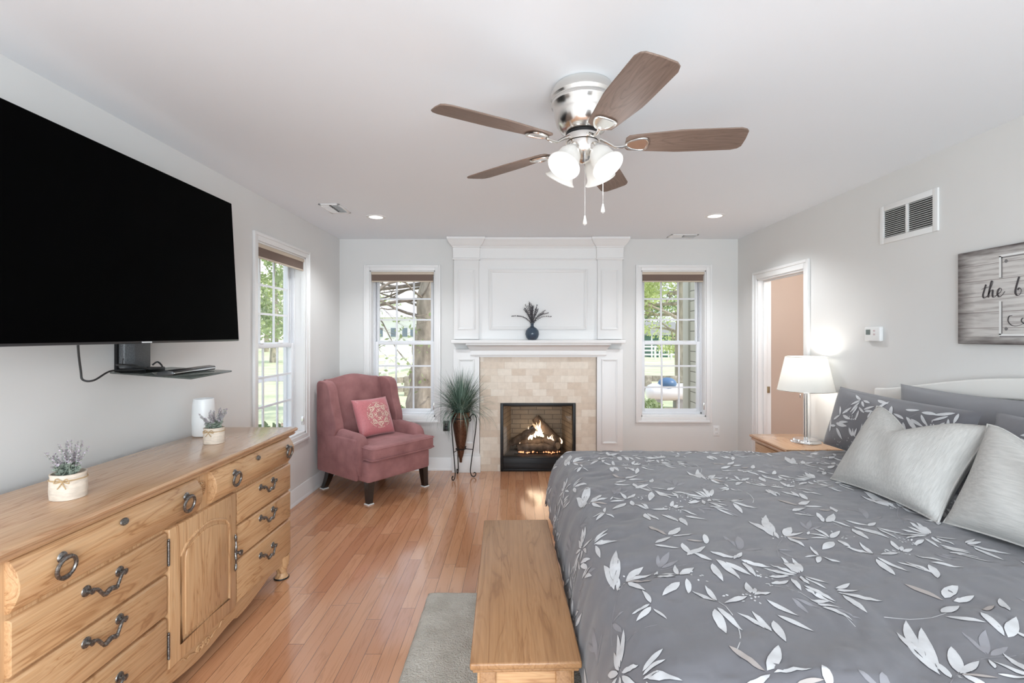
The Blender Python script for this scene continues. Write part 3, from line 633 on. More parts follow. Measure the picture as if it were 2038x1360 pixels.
m.tube([(xf+.003, cy+.03*cos(a), cz+.033*sin(a)) for a in [2*pi*i/28 for i in range(28)]], .0035, 8, closed=True)
for i in range(12):
    a = 2*pi*i/12; m.tube([(xf+.004, cy+.009*cos(a), cz+.009*sin(a)), (xf+.006, cy+.018*cos(a), cz+.019*sin(a)), (xf+.002, cy+.027*cos(a), cz+.029*sin(a))], [.002, .0045, .003], 6)
m.obj('rosette', M_oakz, dr)
# door with arched raised panel
y0, y1, z0, z1 = 1.942, 2.408, .135, .70
arch = lambda g, dz: [(y0+.065+g, z0+.07+g), (y1-.065-g, z0+.07+g), (y1-.065-g, .565-dz)]+[(yy, .565-dz+.072*(cos(pi*(yy-(y0+y1)/2)/(y1-y0-.20))*.5+.5)**1.0*(abs(yy-(y0+y1)/2) < (y1-y0-.20))) for yy in [(y1-.095)-(y1-y0-.19)*i/20 for i in range(21)]]+[(y0+.065+g, .565-dz)]
dm = MB(); dm.box((xf-.006, y0, z0), (xd+.004, y1, z1), .006)
do = dm.obj('door', M_oakz, dr)
q = MB(); q.tube([V((xd+.004, a, b)) for a, b in arch(0, 0)], .007, 8, closed=True); q.obj('panel_moulding', M_oakz, do)
MB().prism(arch(.02, .022), 'x', xd+.002, xd+.011, .006).obj('raised_panel', M_oakz, do)
m = MB()
for k in (-1, 1): m.tube(cat([(xd+.008, 2.392, .405), (xd+.012, 2.389, .405+k*.03), (xd+.008, 2.395, .405+k*.055), (xd+.01, 2.39, .405+k*.075), (xd+.006, 2.393, .405+k*.09)], 5), [.006]*6+[.004]*6+[.006]*6+[.003]*3, 8)
m.lathe([(.007, 0), (.007, .014), (.014, .02), (.013, .027), (0, .03)], n=14, M=Matrix.Translation((xd+.01, 2.396, .405)) @ Matrix.Rotation(pi/2, 4, 'Y')); m.obj('latch', M_pewter, do)
for z in (.61, .235): MB().tube([(xd+.004, 1.937, z-.045), (xd+.004, 1.937, z+.045)], .0048, 8).sphere((xd+.004, 1.937, z+.05), .005, 8).sphere((xd+.004, 1.937, z-.05), .005, 8).obj('hinge', M_pewter, do)
m = MB(); cyy = 2.175
for s in (-1, 1):
    sp = [(xf+.006, cyy+s*(.025+.024*cos(a)*(1-a/14)+.0*a), .088+.02*sin(a)*(1-a/14)) for a in [i*.5 for i in range(20)]]
    m.tube(sp, .0035, 6)
    m.tube(cat([(xf+.006, cyy+s*.05, .085), (xf+.007, cyy+s*.085, .10), (xf+.006, cyy+s*.115, .098), (xf+.006, cyy+s*.135, .115), (xf+.006, cyy+s*.15, .112)], 5), .004, 6)
m.sphere((xf+.004, cyy, .09), (.006, .012, .018), 10); m.obj('carving', M_oaky, dr)

# ------------------------------------------------------------------ on the dresser
M_birch = P('birch_bark_pot', S(226, 212, 196), .8, var=.12, vscale=30, bump=.4, bscale=60, stretch=(1, 1, 4))
M_lav = P('lavender_bud', S(188, 176, 184), .9, var=.2, vscale=60); M_sage = P('sage_leaf', S(150, 160, 146), .9, var=.25, vscale=40)
def lavender(x, y, z, r, hp, ht, seed, label, bow=0):
    t = thing('lavender_pot', label, 'potted plant', (x, y, z), 0, 'potted lavender on the dresser'); q = random.Random(seed)
    wob = lambda a: 1+.03*sin(3*a+seed)+.02*sin(5*a)
    MB().lathe([(r*.98, 0), (r*1.02, hp*.3), (r, hp*.7), (r*.95, hp*.86), (r, hp), (r*.9, hp), (r*.88, hp*.85), (0, hp*.84)], (x, y, z), 28, wob=wob).obj('pot', M_birch, t)
    tw = MB().tube([(x+r*1.0*wob(a)*cos(a), y+r*1.0*wob(a)*sin(a), z+hp*.78) for a in [2*pi*i/32 for i in range(32)]], .0022, 6, closed=True)
    for k in (-1, 1):
        tw.tube(cat([(x+bow*.5*r, y-r*1.02, z+hp*.78), (x+bow*.5*r+k*.018, y-r*1.06, z+hp*.9), (x+bow*.5*r+k*.026, y-r*1.06, z+hp*.72), (x+bow*.5*r, y-r*1.03, z+hp*.77), (x+bow*.5*r+k*.015, y-r*1.06, z+hp*.5)], 4), .0018, 5)
    tw.obj('twine', P('jute', S(190, 160, 120), .9), t)
    st, fl = MB(), MB()
    for i in range(26):
        a = q.uniform(0, 2*pi); lean = q.uniform(.02, .5); b0 = V((x+cos(a)*r*.6*q.random(), y+sin(a)*r*.6*q.random(), z+hp*.85)); L_ = ht*q.uniform(.55, 1)
        p = [b0+V((cos(a)*lean*L_*(k/5)**1.4, sin(a)*lean*L_*(k/5)**1.4, L_*k/5*(1-.25*lean))) for k in range(6)]
        st.tube(p, .0012, 4)
        pc = cat(p, 5)
        for k, c in enumerate(pc):
            f = k/len(pc)
            for j in range(3):
                d = V((q.gauss(0, 1), q.gauss(0, 1), q.gauss(.6, .6))).normalized()
                w = .0045 if f > .45 else .0055; ln = .007 if f > .45 else .016
                n_ = d.cross(V((q.random(), q.random(), q.random()))).normalized()
                (fl if f > .42 else st).add([c, c+d*ln*.5+n_*w*.6, c+d*ln, c+d*ln*.5-n_*w*.6], [(0, 1, 2, 3)])
    st.obj('leaves', M_sage, t); fl.obj('blossoms', M_lav, t)
lavender(-1.59, 1.72, .906, .052, .088, .13, 4, 'larger lavender plant in birch bark pot nearest the viewer', 1)
lavender(-1.615, 2.59, .906, .049, .083, .125, 9, 'small lavender plant in bark pot before the white vase', 0)
MB_v = MB().lathe([(0, 0), (.052, 0), (.056, .006), (.058, .09), (.056, .17), (.052, .205), (.05, .212), (.047, .206), (.05, .17), (.05, .03), (0, .02)], (-1.795, 2.78, .906), 36, wob=lambda a: 1+.03*cos(2*a))
tag(MB_v.obj('ceramic_vase', P('white_ceramic', S(240, 240, 240), .3), sharp=60), 'tall white ceramic vase at the back of the dresser behind the small lavender', 'vase')

# ------------------------------------------------------------------ wing chair (local: y forward, x to the sitter's left seen from the front)
ch = thing('wing_chair', 'dusty rose velvet wingback armchair in the corner', 'armchair', (-1.33, 4.68, 0), atan2(-.61, .79)-pi/2)
def m_velvet():
    m, t, p, N, Lk = nm('rose_velvet'); v = coords(N, Lk)
    n = N('TexNoise'); n.inputs['Scale'].default_value = 7; n.inputs['Detail'].default_value = 6; Lk(v, n.inputs['Vector'])
    r = ramp(N, [(.3, S(134, 90, 89)), (.7, S(166, 116, 115))]); Lk(n.outputs['Fac'], r.inputs[0]); Lk(r.outputs[0], p.inputs['Base Color'])
    p.inputs['Roughness'].default_value = .9; p.inputs['Sheen Weight'].default_value = .45; p.inputs['Sheen Tint'].default_value = S(226, 176, 178); p.inputs['Sheen Roughness'].default_value = .4
    n2 = N('TexNoise'); n2.inputs['Scale'].default_value = 350; Lk(v, n2.inputs['Vector']); b = N('Bump'); b.inputs['Strength'].default_value = .15; b.inputs['Distance'].default_value = .003; Lk(n2.outputs['Fac'], b.inputs['Height']); Lk(b.outputs[0], p.inputs['Normal'])
    return m
M_vel = m_velvet(); M_leg = P('dark_espresso_wood', (.012, .008, .007, 1), .25, 0, Coat_Weight=.4)
c = dict(parent=ch, local=True)
# base and outer sides
m = MB(); m.box((-.355, -.34, .19), (.355, .335, .375), .022, 3); m.obj('seat_base', M_vel, **c)
# seat cushion, T shaped, crowned
poly = [(-.262, -.26), (.262, -.26), (.262, .20), (.352, .215), (.356, .40), (-.356, .40), (-.352, .215), (-.262, .20)]
bmc = MB().prism(poly, 'z', .378, .505, .03, 4)
bmc.v = [V((p.x, p.y+(.012*(1-(p.x/.36)**2) if p.y > .3 else 0), p.z+(.008*max(0, 1-(p.x/.4)**2)*max(0, 1-((p.y-.08)/.36)**2) if p.z > .45 else 0))) for p in bmc.v]
cu = bmc.obj('seat_cushion', M_vel, **c)
for z in (.398, .492):
    MB().tube(cat([(x*.992, y*.992+.003+(.010*(1-(x/.36)**2) if y > .3 else 0), z) for x, y in ((-.352, .215), (-.356, .30), (-.354, .398), (-.2, .402), (0, .403), (.2, .402), (.354, .398), (.356, .30), (.352, .215))], 4), .0055, 8).obj('welt', M_vel, cu, local=True)
# back: camel top, leaning
def backf(u, v):
    x = -.30+.60*u; zt = 1.035+.04*cos((u-.5)*pi)**2
    z = .36+(zt-.36)*v; lean = -.245-.155*v
    return x, z, lean
m = MB()
m.grid(lambda u, v: (lambda x, z, l: (x, l+.05*(1-abs(2*u-1)**4)**.5*(1-abs(2*v-1)**6)**.5+.0, z))(*backf(u, v)), 20, 18)
m.grid(lambda u, v: (lambda x, z, l: (x, l-.085, z-.005))(*backf(1-u, v)), 20, 18)
def rim(mb, nu=20, nv=18):
    fr = lambda u, v: V((lambda x, z, l: (x, l, z))(*backf(u, v)))
    lo = [(0, j/nv) for j in range(nv+1)]+[(i/nu, 1) for i in range(1, nu+1)]+[(1, 1-j/nv) for j in range(1, nv+1)]
    k = 6; vs = []
    for u, v in lo:
        f = fr(u, v); g = f+V((0, -.085, -.005)); mid = (f+g)/2; out = V((u-.5, 0, (v-.5)*1.0)); out = V((0, 0, 1)) if v == 1 else V((u-.5, 0, 0)).normalized()
        for q in range(k+1): w = q/k; vs.append(f.lerp(g, w)+out*.018*sin(pi*w))
    mb.add(vs, [(i*(k+1)+q, (i+1)*(k+1)+q, (i+1)*(k+1)+q+1, i*(k+1)+q+1) for i in range(len(lo)-1) for q in range(k)])
rim(m)
m.obj('backrest', M_vel, fix=True, sharp=60, **c)
# wings and arms as lofted slabs
for s in (-1, 1):
    wp = [(-.43, .42), (-.30, .42), (-.13, .56), (-.115, .66), (-.15, .76), (-.185, .86), (-.205, .95), (-.235, 1.01), (-.29, 1.04), (-.36, 1.045), (-.435, 1.03), (-.445, .9)]
    wp = [(p.x, p.y) for p in cat([(a, b, 0) for a, b in wp], 3, True)]
    x0, x1 = sorted((s*.295, s*.385)); w = MB().prism(wp, 'x', x0, x1, .026, 4)
    w.v = [V((p.x+s*.018*max(0, (p.y+.32))/.2*max(0, (p.z-.5)/.5), p.y, p.z)) for p in w.v]
    w.obj('wing', M_vel, sharp=50, **c)
    # arm: sections along y
    secs = [(-.30, .60, .055), (-.2, .615, .056), (-.08, .612, .058), (.04, .604, .060), (.13, .60, .062), (.19, .588, .063), (.225, .56, .060), (.24, .52, .056)]
    k = 22; vs = []
    for (y, zt, hw_) in secs:
        for i in range(k):
            a = 2*pi*i/k; ca, sa = cos(a), sin(a); r_ = .045
            xx = s*.325+hw_*(abs(ca)**.55)*(1 if ca > 0 else -1); zc = (zt+.23)/2; hz = (zt-.23)/2
            vs.append((xx, y, zc+hz*(abs(sa)**.6)*(1 if sa > 0 else -1)))
    n_ = len(secs)
    MB().add(vs, [(i*k+q, (i+1)*k+q, (i+1)*k+(q+1) % k, i*k+(q+1) % k) for i in range(n_-1) for q in range(k)]+[tuple(range(k)), tuple(range(n_*k-1, (n_-1)*k-1, -1))]).obj('arm', M_vel, fix=True, sharp=60, **c)
    MB().box((min(s*.345, s*.388), -.435, .19), (max(s*.345, s*.388), .20, .56), .02, 3).obj('side_panel', M_vel, **c)
MB().prism([(-.42, .46), (-.385, .20), (-.36, .19), (-.30, .19), (-.30, .46)], 'x', -.375, .375, .02, 3).obj('rear_panel', M_vel, **c)
for sx in (-1, 1):
    for front in (1, 0):
        y, dy = (.29, .012) if front else (-.33, -.085)
        m = MB(); k = 7; vs = []
        for q in range(k):
            f = q/(k-1); z = .20*(1-f)+.008*f; hw2 = .033*(1-f)+.023*f; oy = dy*f**1.6
            vs += [(sx*.31+a*hw2+sx*.012*f, y+oy+b*hw2, z) for a, b in ((-1, -1), (1, -1), (1, 1), (-1, 1))]
        m.add(vs, [(i*4+q, (i+1)*4+q, (i+1)*4+(q+1) % 4, i*4+(q+1) % 4) for i in range(k-1) for q in range(4)]+[(0, 1, 2, 3), (k*4-1, k*4-2, k*4-3, k*4-4)])
        lo = m.obj('leg', M_leg, fix=True, **c)
        MB().box((sx*.31+sx*.012-.032, y+dy-.032, 0), (sx*.31+sx*.012+.032, y+dy+.032, .009), .003).obj('felt_pad', M_white, lo, local=True)

def frame(b0, b1, top_):
    """pillow frame: bottom edge b0->b1 (seen left to right), top_ = top middle; face normal toward the room"""
    b0, b1, top_ = V(b0), V(b1), V(top_); ex_ = (b1-b0).normalized(); mid = (b0+b1)/2; up = top_-mid; up = (up-ex_*up.dot(ex_)); c_ = mid+up/2; uh = up.normalized(); nn = ex_.cross(uh)
    return Matrix(((ex_.x, uh.x, nn.x, c_.x), (ex_.y, uh.y, nn.y, c_.y), (ex_.z, uh.z, nn.z, c_.z), (0, 0, 0, 1))), (b1-b0).length, up.length
def pillow_pts(w, h, T, pinch=.07, ex=.42, sag=0):
    def f(u, v, side):
        x = w/2*u*(1-pinch*(1-v*v)); y = h/2*v*(1-pinch*(1-u*u))
        z = T*max(0, (1-abs(u)**2.6)*(1-abs(v)**2.6))**ex
        z += .006*sin(7*u+3*v)*(1-u*u)*(1-v*v)
        y -= sag*max(0, v)*(max(0, 1-abs(u+.12)*1.3))**1.5
        return V((x, y, z*side))
    return f
def ribbon(mb, pts, w, fn, off, mi):
    """flat ribbon on a surface: pts in surface coordinates, fn -> (point, normal)"""
    n = len(pts); vs = []
    for i, p in enumerate(pts):
        a, b = pts[max(i-1, 0)], pts[min(i+1, n-1)]; dx, dy = b[0]-a[0], b[1]-a[1]; l = sqrt(dx*dx+dy*dy) or 1
        ww = w(i/(n-1)) if callable(w) else w
        for s in (1, -1):
            q, nn = fn(p[0]-s*dy/l*ww/2, p[1]+s*dx/l*ww/2); vs.append(q+nn*off)
    mb.add(vs, [(2*i, 2*i+1, 2*i+3, 2*i+2) for i in range(n-1)], mi)
def leafpoly(mb, c, ang, ln, wd, fn, off, mi, bend=0, n=7):
    vs = []
    for i in range(n+1):
        f = i/n; w = wd/2*sin(pi*f**.85)**.8 if 0 < f < 1 else .0002; a = ang+bend*(f-.3)
        x = c[0]+ln*f*cos(ang+bend*f*.5); y = c[1]+ln*f*sin(ang+bend*f*.5)
        for s in (1, -1):
            q, nn = fn(x-s*sin(a)*w, y+s*cos(a)*w); vs.append(q+nn*off)
    mb.add(vs, [(2*i, 2*i+1, 2*i+3, 2*i+2) for i in range(n)], mi)
# throw pillow on the chair
M_silk = P('rose_silk', S(196, 118, 122), .35, var=.1, vscale=60, stretch=(1, 1, 6), Sheen_Weight=.3); M_emb = P('champagne_embroidery', S(226, 208, 188), .4); M_embd = P('mauve_applique', S(176, 128, 122), .5)
PW, PH, PT = .40, .38, .07
pf = pillow_pts(PW, PH, PT, .05, .45)
def on_p(x, y):
    g = lambda x, y: pf(max(-.99, min(.99, x/(PW/2))), max(-.99, min(.99, y/(PH/2))), 1)
    p = g(x, y); n = (g(x+.002, y)-g(x-.002, y)).cross(g(x, y+.002)-g(x, y-.002)); return p, n.normalized()
pl = thing('throw_pillow', 'shiny rose silk pillow with swirled medallion on the wing chair', 'pillow')
WM[pl.name] = frame((-1.443, 4.51, .52), (-1.211, 4.81, .52), (-1.445, 4.75, .86))[0]
pl.matrix_world = WM[pl.name]
m = MB()
for sd in (1, -1): m.grid(lambda u, v: pf(2*u-1, (2*v-1)*sd, sd), 26, 26)
m.obj('cover', M_silk, pl, local=True, fix=True, sharp=80)
e = MB(); ox, oy = .02, 0
m_ = MB(); m_.add([on_p(ox+.115*cos(a)*(1+.06*cos(8*a)), oy+.115*sin(a)*(1+.06*cos(8*a)))[0] for a in [0]], [])
for k in range(8):
    a = 2*pi*k/8+pi/8
    for sg in (-1, 1):
        cx_, cy_ = ox+.096*cos(a+sg*.24), oy+.096*sin(a+sg*.24)
        sp = [(cx_+(.031-.0033*i)*cos(a+sg*(.9+i*.75)), cy_+(.031-.0033*i)*sin(a+sg*(.9+i*.75))) for i in range(9)]
        ribbon(e, [(p.x, p.y) for p in cat([(q[0], q[1], 0) for q in sp], 3)], .008, on_p, .0022, 0)
    if k % 2 == 0:
        for sg in (-1, 1):
            cx_, cy_ = ox+.042*cos(a+pi/8+sg*.4), oy+.042*sin(a+pi/8+sg*.4)
            sp = [(cx_+(.018-.002*i)*cos(a+sg*(.5+i*.8)), cy_+(.018-.002*i)*sin(a+sg*(.5+i*.8))) for i in range(8)]
            ribbon(e, [(p.x, p.y) for p in cat([(q[0], q[1], 0) for q in sp], 3)], .0068, on_p, .0022, 0)
    for j in range(5): leafpoly(e, (ox+.125*cos(a+pi/8+(j-2)*.12), oy+.125*sin(a+pi/8+(j-2)*.12)), a+pi/8+(j-2)*.3, .014, .008, on_p, .0022, 0)
    leafpoly(e, (ox, oy), a, .028, .012, on_p, .0024, 1)
e.obj('embroidery', [M_emb, M_embd], pl, local=True)

# ------------------------------------------------------------------ grass plant in its iron stand
sx_, sy_ = -.575, 5.035
st = thing('plant_stand', 'black wrought iron three legged stand holding the cone planter', 'plant stand', (sx_, sy_, 0))
for a in (R(-118), R(6), R(112)):
    def rp(r, z): return (sx_+r*cos(a), sy_+r*sin(a), z)
    pts = cat([rp(.082, .615), rp(.076, .595), rp(.09, .585), rp(.105, .60), rp(.10, .63), rp(.12, .655), rp(.145, .65), rp(.162, .61), rp(.155, .5), rp(.128, .30), rp(.105, .13), rp(.10, .06), rp(.112, .02), rp(.135, .008), rp(.152, .02), rp(.155, .042), rp(.142, .05), rp(.135, .04)], 5)
    MB().tube(pts, .0055, 8).obj('leg', M_iron, st)
    MB().tube(cat([rp(.125, .29), rp(.08, .295), rp(.055, .30), rp(.048, .318), rp(.058, .325)], 4), .0045, 6).obj('brace', M_iron, st)
rg = MB()
for z, r in ((.30, .050), (.625, .0975)): rg.tube([(sx_+r*cos(q), sy_+r*sin(q), z) for q in [2*pi*i/32 for i in range(32)]], .005, 6, closed=True)
rg.obj('holding_rings', M_iron, st)
pt = thing('potted_grass', 'spiky green ornamental grass in a bronze cone planter beside the fireplace', 'potted plant', (sx_, sy_, .16))
MB().lathe([(0, .16), (.014, .16), (.016, .20), (.026, .225), (.03, .24), (.06, .40), (.083, .54), (.092, .60), (.094, .612), (.09, .62), (.094, .66), (.10, .685), (.095, .69), (.085, .66), (0, .655)], (sx_, sy_, 0), 32).obj('planter', P('bronze_planter', S(98, 70, 54), .38, .65, var=.35, vscale=60, bump=.5, bscale=150), pt)
gA, gB = MB(), MB(); q = random.Random(5)
for i in range(760):
    a = q.uniform(0, 2*pi); L_ = q.uniform(.24, .52); spread = abs(q.gauss(.62, .42)); b0 = V((sx_+.05*q.random()*cos(a), sy_+.05*q.random()*sin(a), .66))
    el = max(.05, 1.35-spread*.9); droop = q.uniform(.15, .9)*spread
    pts = []; p = b0.copy(); ang = el+.25
    for k in range(7):
        pts.append(p.copy()); p = p+V((cos(a)*cos(ang), sin(a)*cos(ang), sin(ang)))*(L_/6); ang -= droop*.45
    sd = V((-sin(a), cos(a), 0)); w0 = q.uniform(.0025, .0045); vs = []
    for k, p in enumerate(pts):
        if p.y > YB-.1: p.y = YB-.1-.02*q.random()
        w = w0*(1-(k/6.2)**2); vs += [p-sd*w, p+sd*w]
    (gA if i % 3 else gB).add(vs, [(2*k, 2*k+1, 2*k+3, 2*k+2) for k in range(6)])
gA.obj('grass_blades', P('dark_grass', S(84, 106, 92), .6, var=.35, vscale=8), pt); gB.obj('pale_grass_blades', P('pale_grass', S(142, 164, 148), .6, var=.2, vscale=8), pt)

# ------------------------------------------------------------------ vase on the mantel
vx, vy, vz = .173, YB-.128, 1.4325
va = thing('bud_vase', 'round blue glass bottle vase with dark dried stems on the mantel', 'vase', (vx, vy, vz))
def m_glassb():
    m, t, p, N, Lk = nm('blue_glass'); p.inputs['Base Color'].default_value = S(96, 116, 136); p.inputs['Roughness'].default_value = .05; p.inputs['Transmission Weight'].default_value = .6; p.inputs['IOR'].default_value = 1.3; p.inputs['Coat Weight'].default_value = .5; return m
MB().lathe([(0, 0), (.04, 0), (.048, .006), (.066, .03), (.075, .062), (.07, .095), (.052, .122), (.024, .14), (.017, .148), (.016, .168), (.02, .172), (.02, .176), (.014, .174)], (vx, vy, vz), 36).obj('bottle', m_glassb(), va, sharp=70)
sm = MB(); q = random.Random(11)
for i in range(30):
    a = q.uniform(0, 2*pi); l_ = q.uniform(.0, .75) if i else .9; L_ = q.uniform(.18, .27)
    ex_, ey_ = (cos(a)*l_*1.1, -abs(sin(a))*l_*.2)
    if i == 1: ex_ = .95; L_ = .22
    pts = cat([V((vx, vy, vz+.06)), V((vx+ex_*.01, vy, vz+.17)), V((vx+ex_*L_*.5, vy+ey_*L_*.5, vz+.17+L_*.5*(1-.35*abs(ex_)))), V((vx+ex_*L_, vy+ey_*L_, vz+.17+L_*(.95-.62*abs(ex_))))], 5)
    sm.tube(pts, .0016, 5)
    for k, c_ in enumerate(pts[6:]):
        for j in range(6):
            d = V((q.gauss(0, 1), q.gauss(0, 1), q.gauss(.5, .7))).normalized(); n_ = d.cross(V((q.random(), q.random(), q.random()))).normalized()
            sm.add([c_, c_+d*.006+n_*.003, c_+d*.012, c_+d*.006-n_*.003], [(0, 1, 2, 3)])
sm.obj('dried_stems', P('charcoal_stems', S(84, 82, 88), .8, var=.3, vscale=60), va)
# ------------------------------------------------------------------ rug, chest, bed
def m_rug():
    m, t, p, N, Lk = nm('grey_pile_rug'); v = coords(N, Lk)
    n = N('TexNoise'); n.inputs['Scale'].default_value = 9; n.inputs['Detail'].default_value = 8; Lk(v, n.inputs['Vector'])
    r = ramp(N, [(.3, S(200, 195, 184)), (.7, S(224, 220, 210))]); Lk(n.outputs['Fac'], r.inputs[0]); Lk(r.outputs[0], p.inputs['Base Color']); p.inputs['Roughness'].default_value = 1
    n2 = N('TexNoise'); n2.inputs['Scale'].default_value = 120; n2.inputs['Detail'].default_value = 6; Lk(v, n2.inputs['Vector'])
    b = N('Bump'); b.inputs['Strength'].default_value = 1; b.inputs['Distance'].default_value = .02; Lk(n2.outputs['Fac'], b.inputs['Height']); Lk(b.outputs[0], p.inputs['Normal']); return m
def rugf(u, v):
    x, y = -.5+1.4*u, .75+2.01*v; e = min(u*1.4, (1-u)*1.4, v*2, (1-v)*2)
    z = .004+.018*min(1, e/.02)**.5+.002*noise.noise(V((x*30, y*30, 0))); return (x+.004*noise.noise(V((0, y*12, 1)))*(e < .01), y+.004*noise.noise(V((x*12, 0, 2)))*(e < .01), z)
m = MB().grid(rugf, 110, 150); m.box((-.498, .752, .001), (.898, 2.758, .008))
tag(m.obj('area_rug', m_rug(), sharp=90), 'light grey pile rug on the wood floor under the oak chest', 'rug')

bc = thing('storage_chest', 'low oak blanket chest at the foot of the bed', 'chest', (.015, 2.05, .022), R(1.6))
hx, y0, y1, zt = .172, -.575, .575, .455
MB().box((-hx, y0, zt-.022), (hx, y1, zt), .006, 3).box((-hx+.008, y0+.008, zt-.034), (hx-.008, y1-.008, zt-.022), .004).obj('lid', M_chest, bc, local=True)
MB().box((-hx+.022, y0+.022, .03), (hx-.022, y1-.022, zt-.034), .003).obj('body', M_chestx, bc, local=True)
for s in (-1, 1): MB().box((s*(hx-.055)-.025, y0+.012, .03), (s*(hx-.055)+.025, y0+.022, zt-.034), .003).obj('stile', M_chest, bc, local=True)
MB().box((-hx+.012, y0+.012, 0), (hx-.012, y1-.012, .06), .006).obj('plinth', M_chest, bc, local=True)
for o in list(bc.children): o.location.z = 0
bc.location.z = .0255; 

M_hb = P('white_headboard_paint', S(236, 235, 231), .45)
bed = thing('bed', 'white king bed with arched headboard against the right wall', 'bed', (1.4, 2.17, 0))
yA, yC = 1.01, 3.20; ym = (yA+yC)/2
def hbz(y): u = (y-ym)/((yC-yA)/2); return 1.135+.15*max(0, cos(u*pi/2*1.02))**1.3+.0*u
def arch_line(off, n=40, y0=None, y1=None):
    y0 = yA if y0 is None else y0; y1 = yC if y1 is None else y1
    return [(y0+(y1-y0)*i/n, hbz(y0+(y1-y0)*i/n)-off) for i in range(n+1)]
top = arch_line(0); low = arch_line(.105, 40, yA+.10, yC-.10)
MB().prism([(yA, .2)]+top+[(yC, .2), (yC-.10, .2)]+low[::-1]+[(yA+.10, .2)], 'x', 2.365, 2.425, .012, 3).obj('headboard_frame', M_hb, bed)
MB().prism([(yA+.09, .3)]+arch_line(.09, 30, yA+.09, yC-.09)+[(yC-.09, .3)], 'x', 2.385, 2.405).obj('headboard_panel', M_hb, bed)
for y in (yA+.05, yC-.05): MB().box((2.355, y-.045, .0), (2.43, y+.045, .25), .006).obj('leg', M_hb, bed)
for y in (yA+.10, yC-.16): MB().box((.46, y, .026), (.53, y+.06, .25), .004).obj('leg', M_hb, bed)
MB().box((.44, yA+.08, .22), (2.36, yC-.10, .40), .01).obj('box_spring', M_white, bed)
MB().box((.45, yA+.075, .40), (2.355, yC-.095, .675), .04, 3).obj('mattress', M_white, bed)

M_cot = P('grey_sateen', S(108, 107, 112), .55, var=.05, vscale=4, bump=.5, bscale=10, Sheen_Weight=.25)
M_lw = P('white_leaf_print', S(210, 211, 213), .55, var=.10, vscale=30); M_lo = P('charcoal_print_line', S(80, 79, 84), .6); M_lg = P('faint_leaf_print', S(148, 147, 152), .6); M_lb = P('taupe_leaf_print', S(176, 168, 164), .6)
PRINT = [M_cot, M_lw, M_lo, M_lg, M_lb]
CX0, CY0, CY1, ZT = .405, 1.075, 3.13, .727
_p = cat([(0, 0, 0), (.05, .004, 0), (.10, .028, 0), (.145, .085, 0), (.175, .165, 0), (.195, .26, 0), (.205, .36, 0), (.21, .5, 0)], 6)
_tab = [(0, 0, 0)]
for a, b in zip(_p, _p[1:]): _tab.append((_tab[-1][0]+(b-a).length, b.x, b.y))
def drape(a):
    if a <= 0: return 0, 0
    for (l0, x0, z0), (l1, x1, z1) in zip(_tab, _tab[1:]):
        if a <= l1: f = (a-l0)/(l1-l0); return x0+(x1-x0)*f, z0+(z1-z0)*f
    return _tab[-1][1], _tab[-1][2]+a-_tab[-1][0]
def nz(x, y, z=0): return noise.noise(V((x, y, z)))
def quilt(s, t):
    """bed cover: s from the foot edge to the head, t from the near edge to the far edge (metres along the cloth)"""
    W = CY1-CY0
    ox, dx = drape(-s); o0, d0 = drape(-t); o1, d1 = drape(t-W)
    x = CX0+max(s, 0)-ox; fl = .55
    y = CY0+min(max(t, 0), W)-o0*fl+o1*fl
    dy = d0+d1; z = ZT-(dx**3+dy**3)**(1/3)
    inx = max(0, min(1, s/1.9)); iny = max(0, min(1, t/W))
    z += .016*sin(pi*min(1, iny))**.6*(1-max(0, .12-s)/.12*(s < .12))*(s > 0)
    k = min(1, max(0, (dx+dy)/.15))
    # wrinkles: long soft creases on top, vertical folds where it hangs
    w = .011*nz(s*2.2, t*2.2)+.011*nz(s*2+t*4, t*8-s*5, 3)+.009*abs(nz(s*6+2*nz(s*4, t*4), t*10, 5))+.006*abs(nz(s*18+4*nz(s*6, t*6, 9), t*24, 6))
    z += w*(1-k*.6)
    if k > 0:
        f = k*(.014*nz(t*7, s*1.2, 8)+.007*nz(t*17, s*2, 4))
        if dx > dy: x -= f; 
        else: y += f*(1 if d1 > 0 else -1)
    return V((x, y, z))
S0, S1, T0, T1 = -.43, 1.92, -.46, CY1-CY0+.40
def on_q(s, t):
    s = min(s, 1.85); t = min(max(t, T0+.01), T1-.01); s = max(s, S0+.01)
    p = quilt(s, t); n = (quilt(s+.006, t)-quilt(s-.006, t)).cross(quilt(s, t+.006)-quilt(s, t-.006)); return p, n.normalized()
cv = thing('comforter', 'grey comforter with white bamboo leaf print spread over the bed', 'comforter', (1.4, 2.17, .4))
m = MB(); nu, nv = 190, 220
hem = lambda t: .03*nz(t*1.5, 4)+.06*max(0, (t-1.6))
m.grid(lambda u, v: quilt(S0+(S1-S0)*u, T0+(T1-T0)*v), nu, nv)
# turned-under hem so that the cloth has thickness
m.grid(lambda u, v: quilt(S0+.0+.03*(u), T0+(T1-T0)*v)+V((.014*(1 if u > .3 else .5), 0, 0)), 2, nv)
q = random.Random(21)
def dots(mb, c, fn, n=8):
    for i in range(n): leafpoly(mb, (c[0]+q.gauss(0, .018), c[1]+q.gauss(0, .018)), q.uniform(0, 6), .009, .006, fn, .0014, 1, 0, 4)
W_ = CY1-CY0
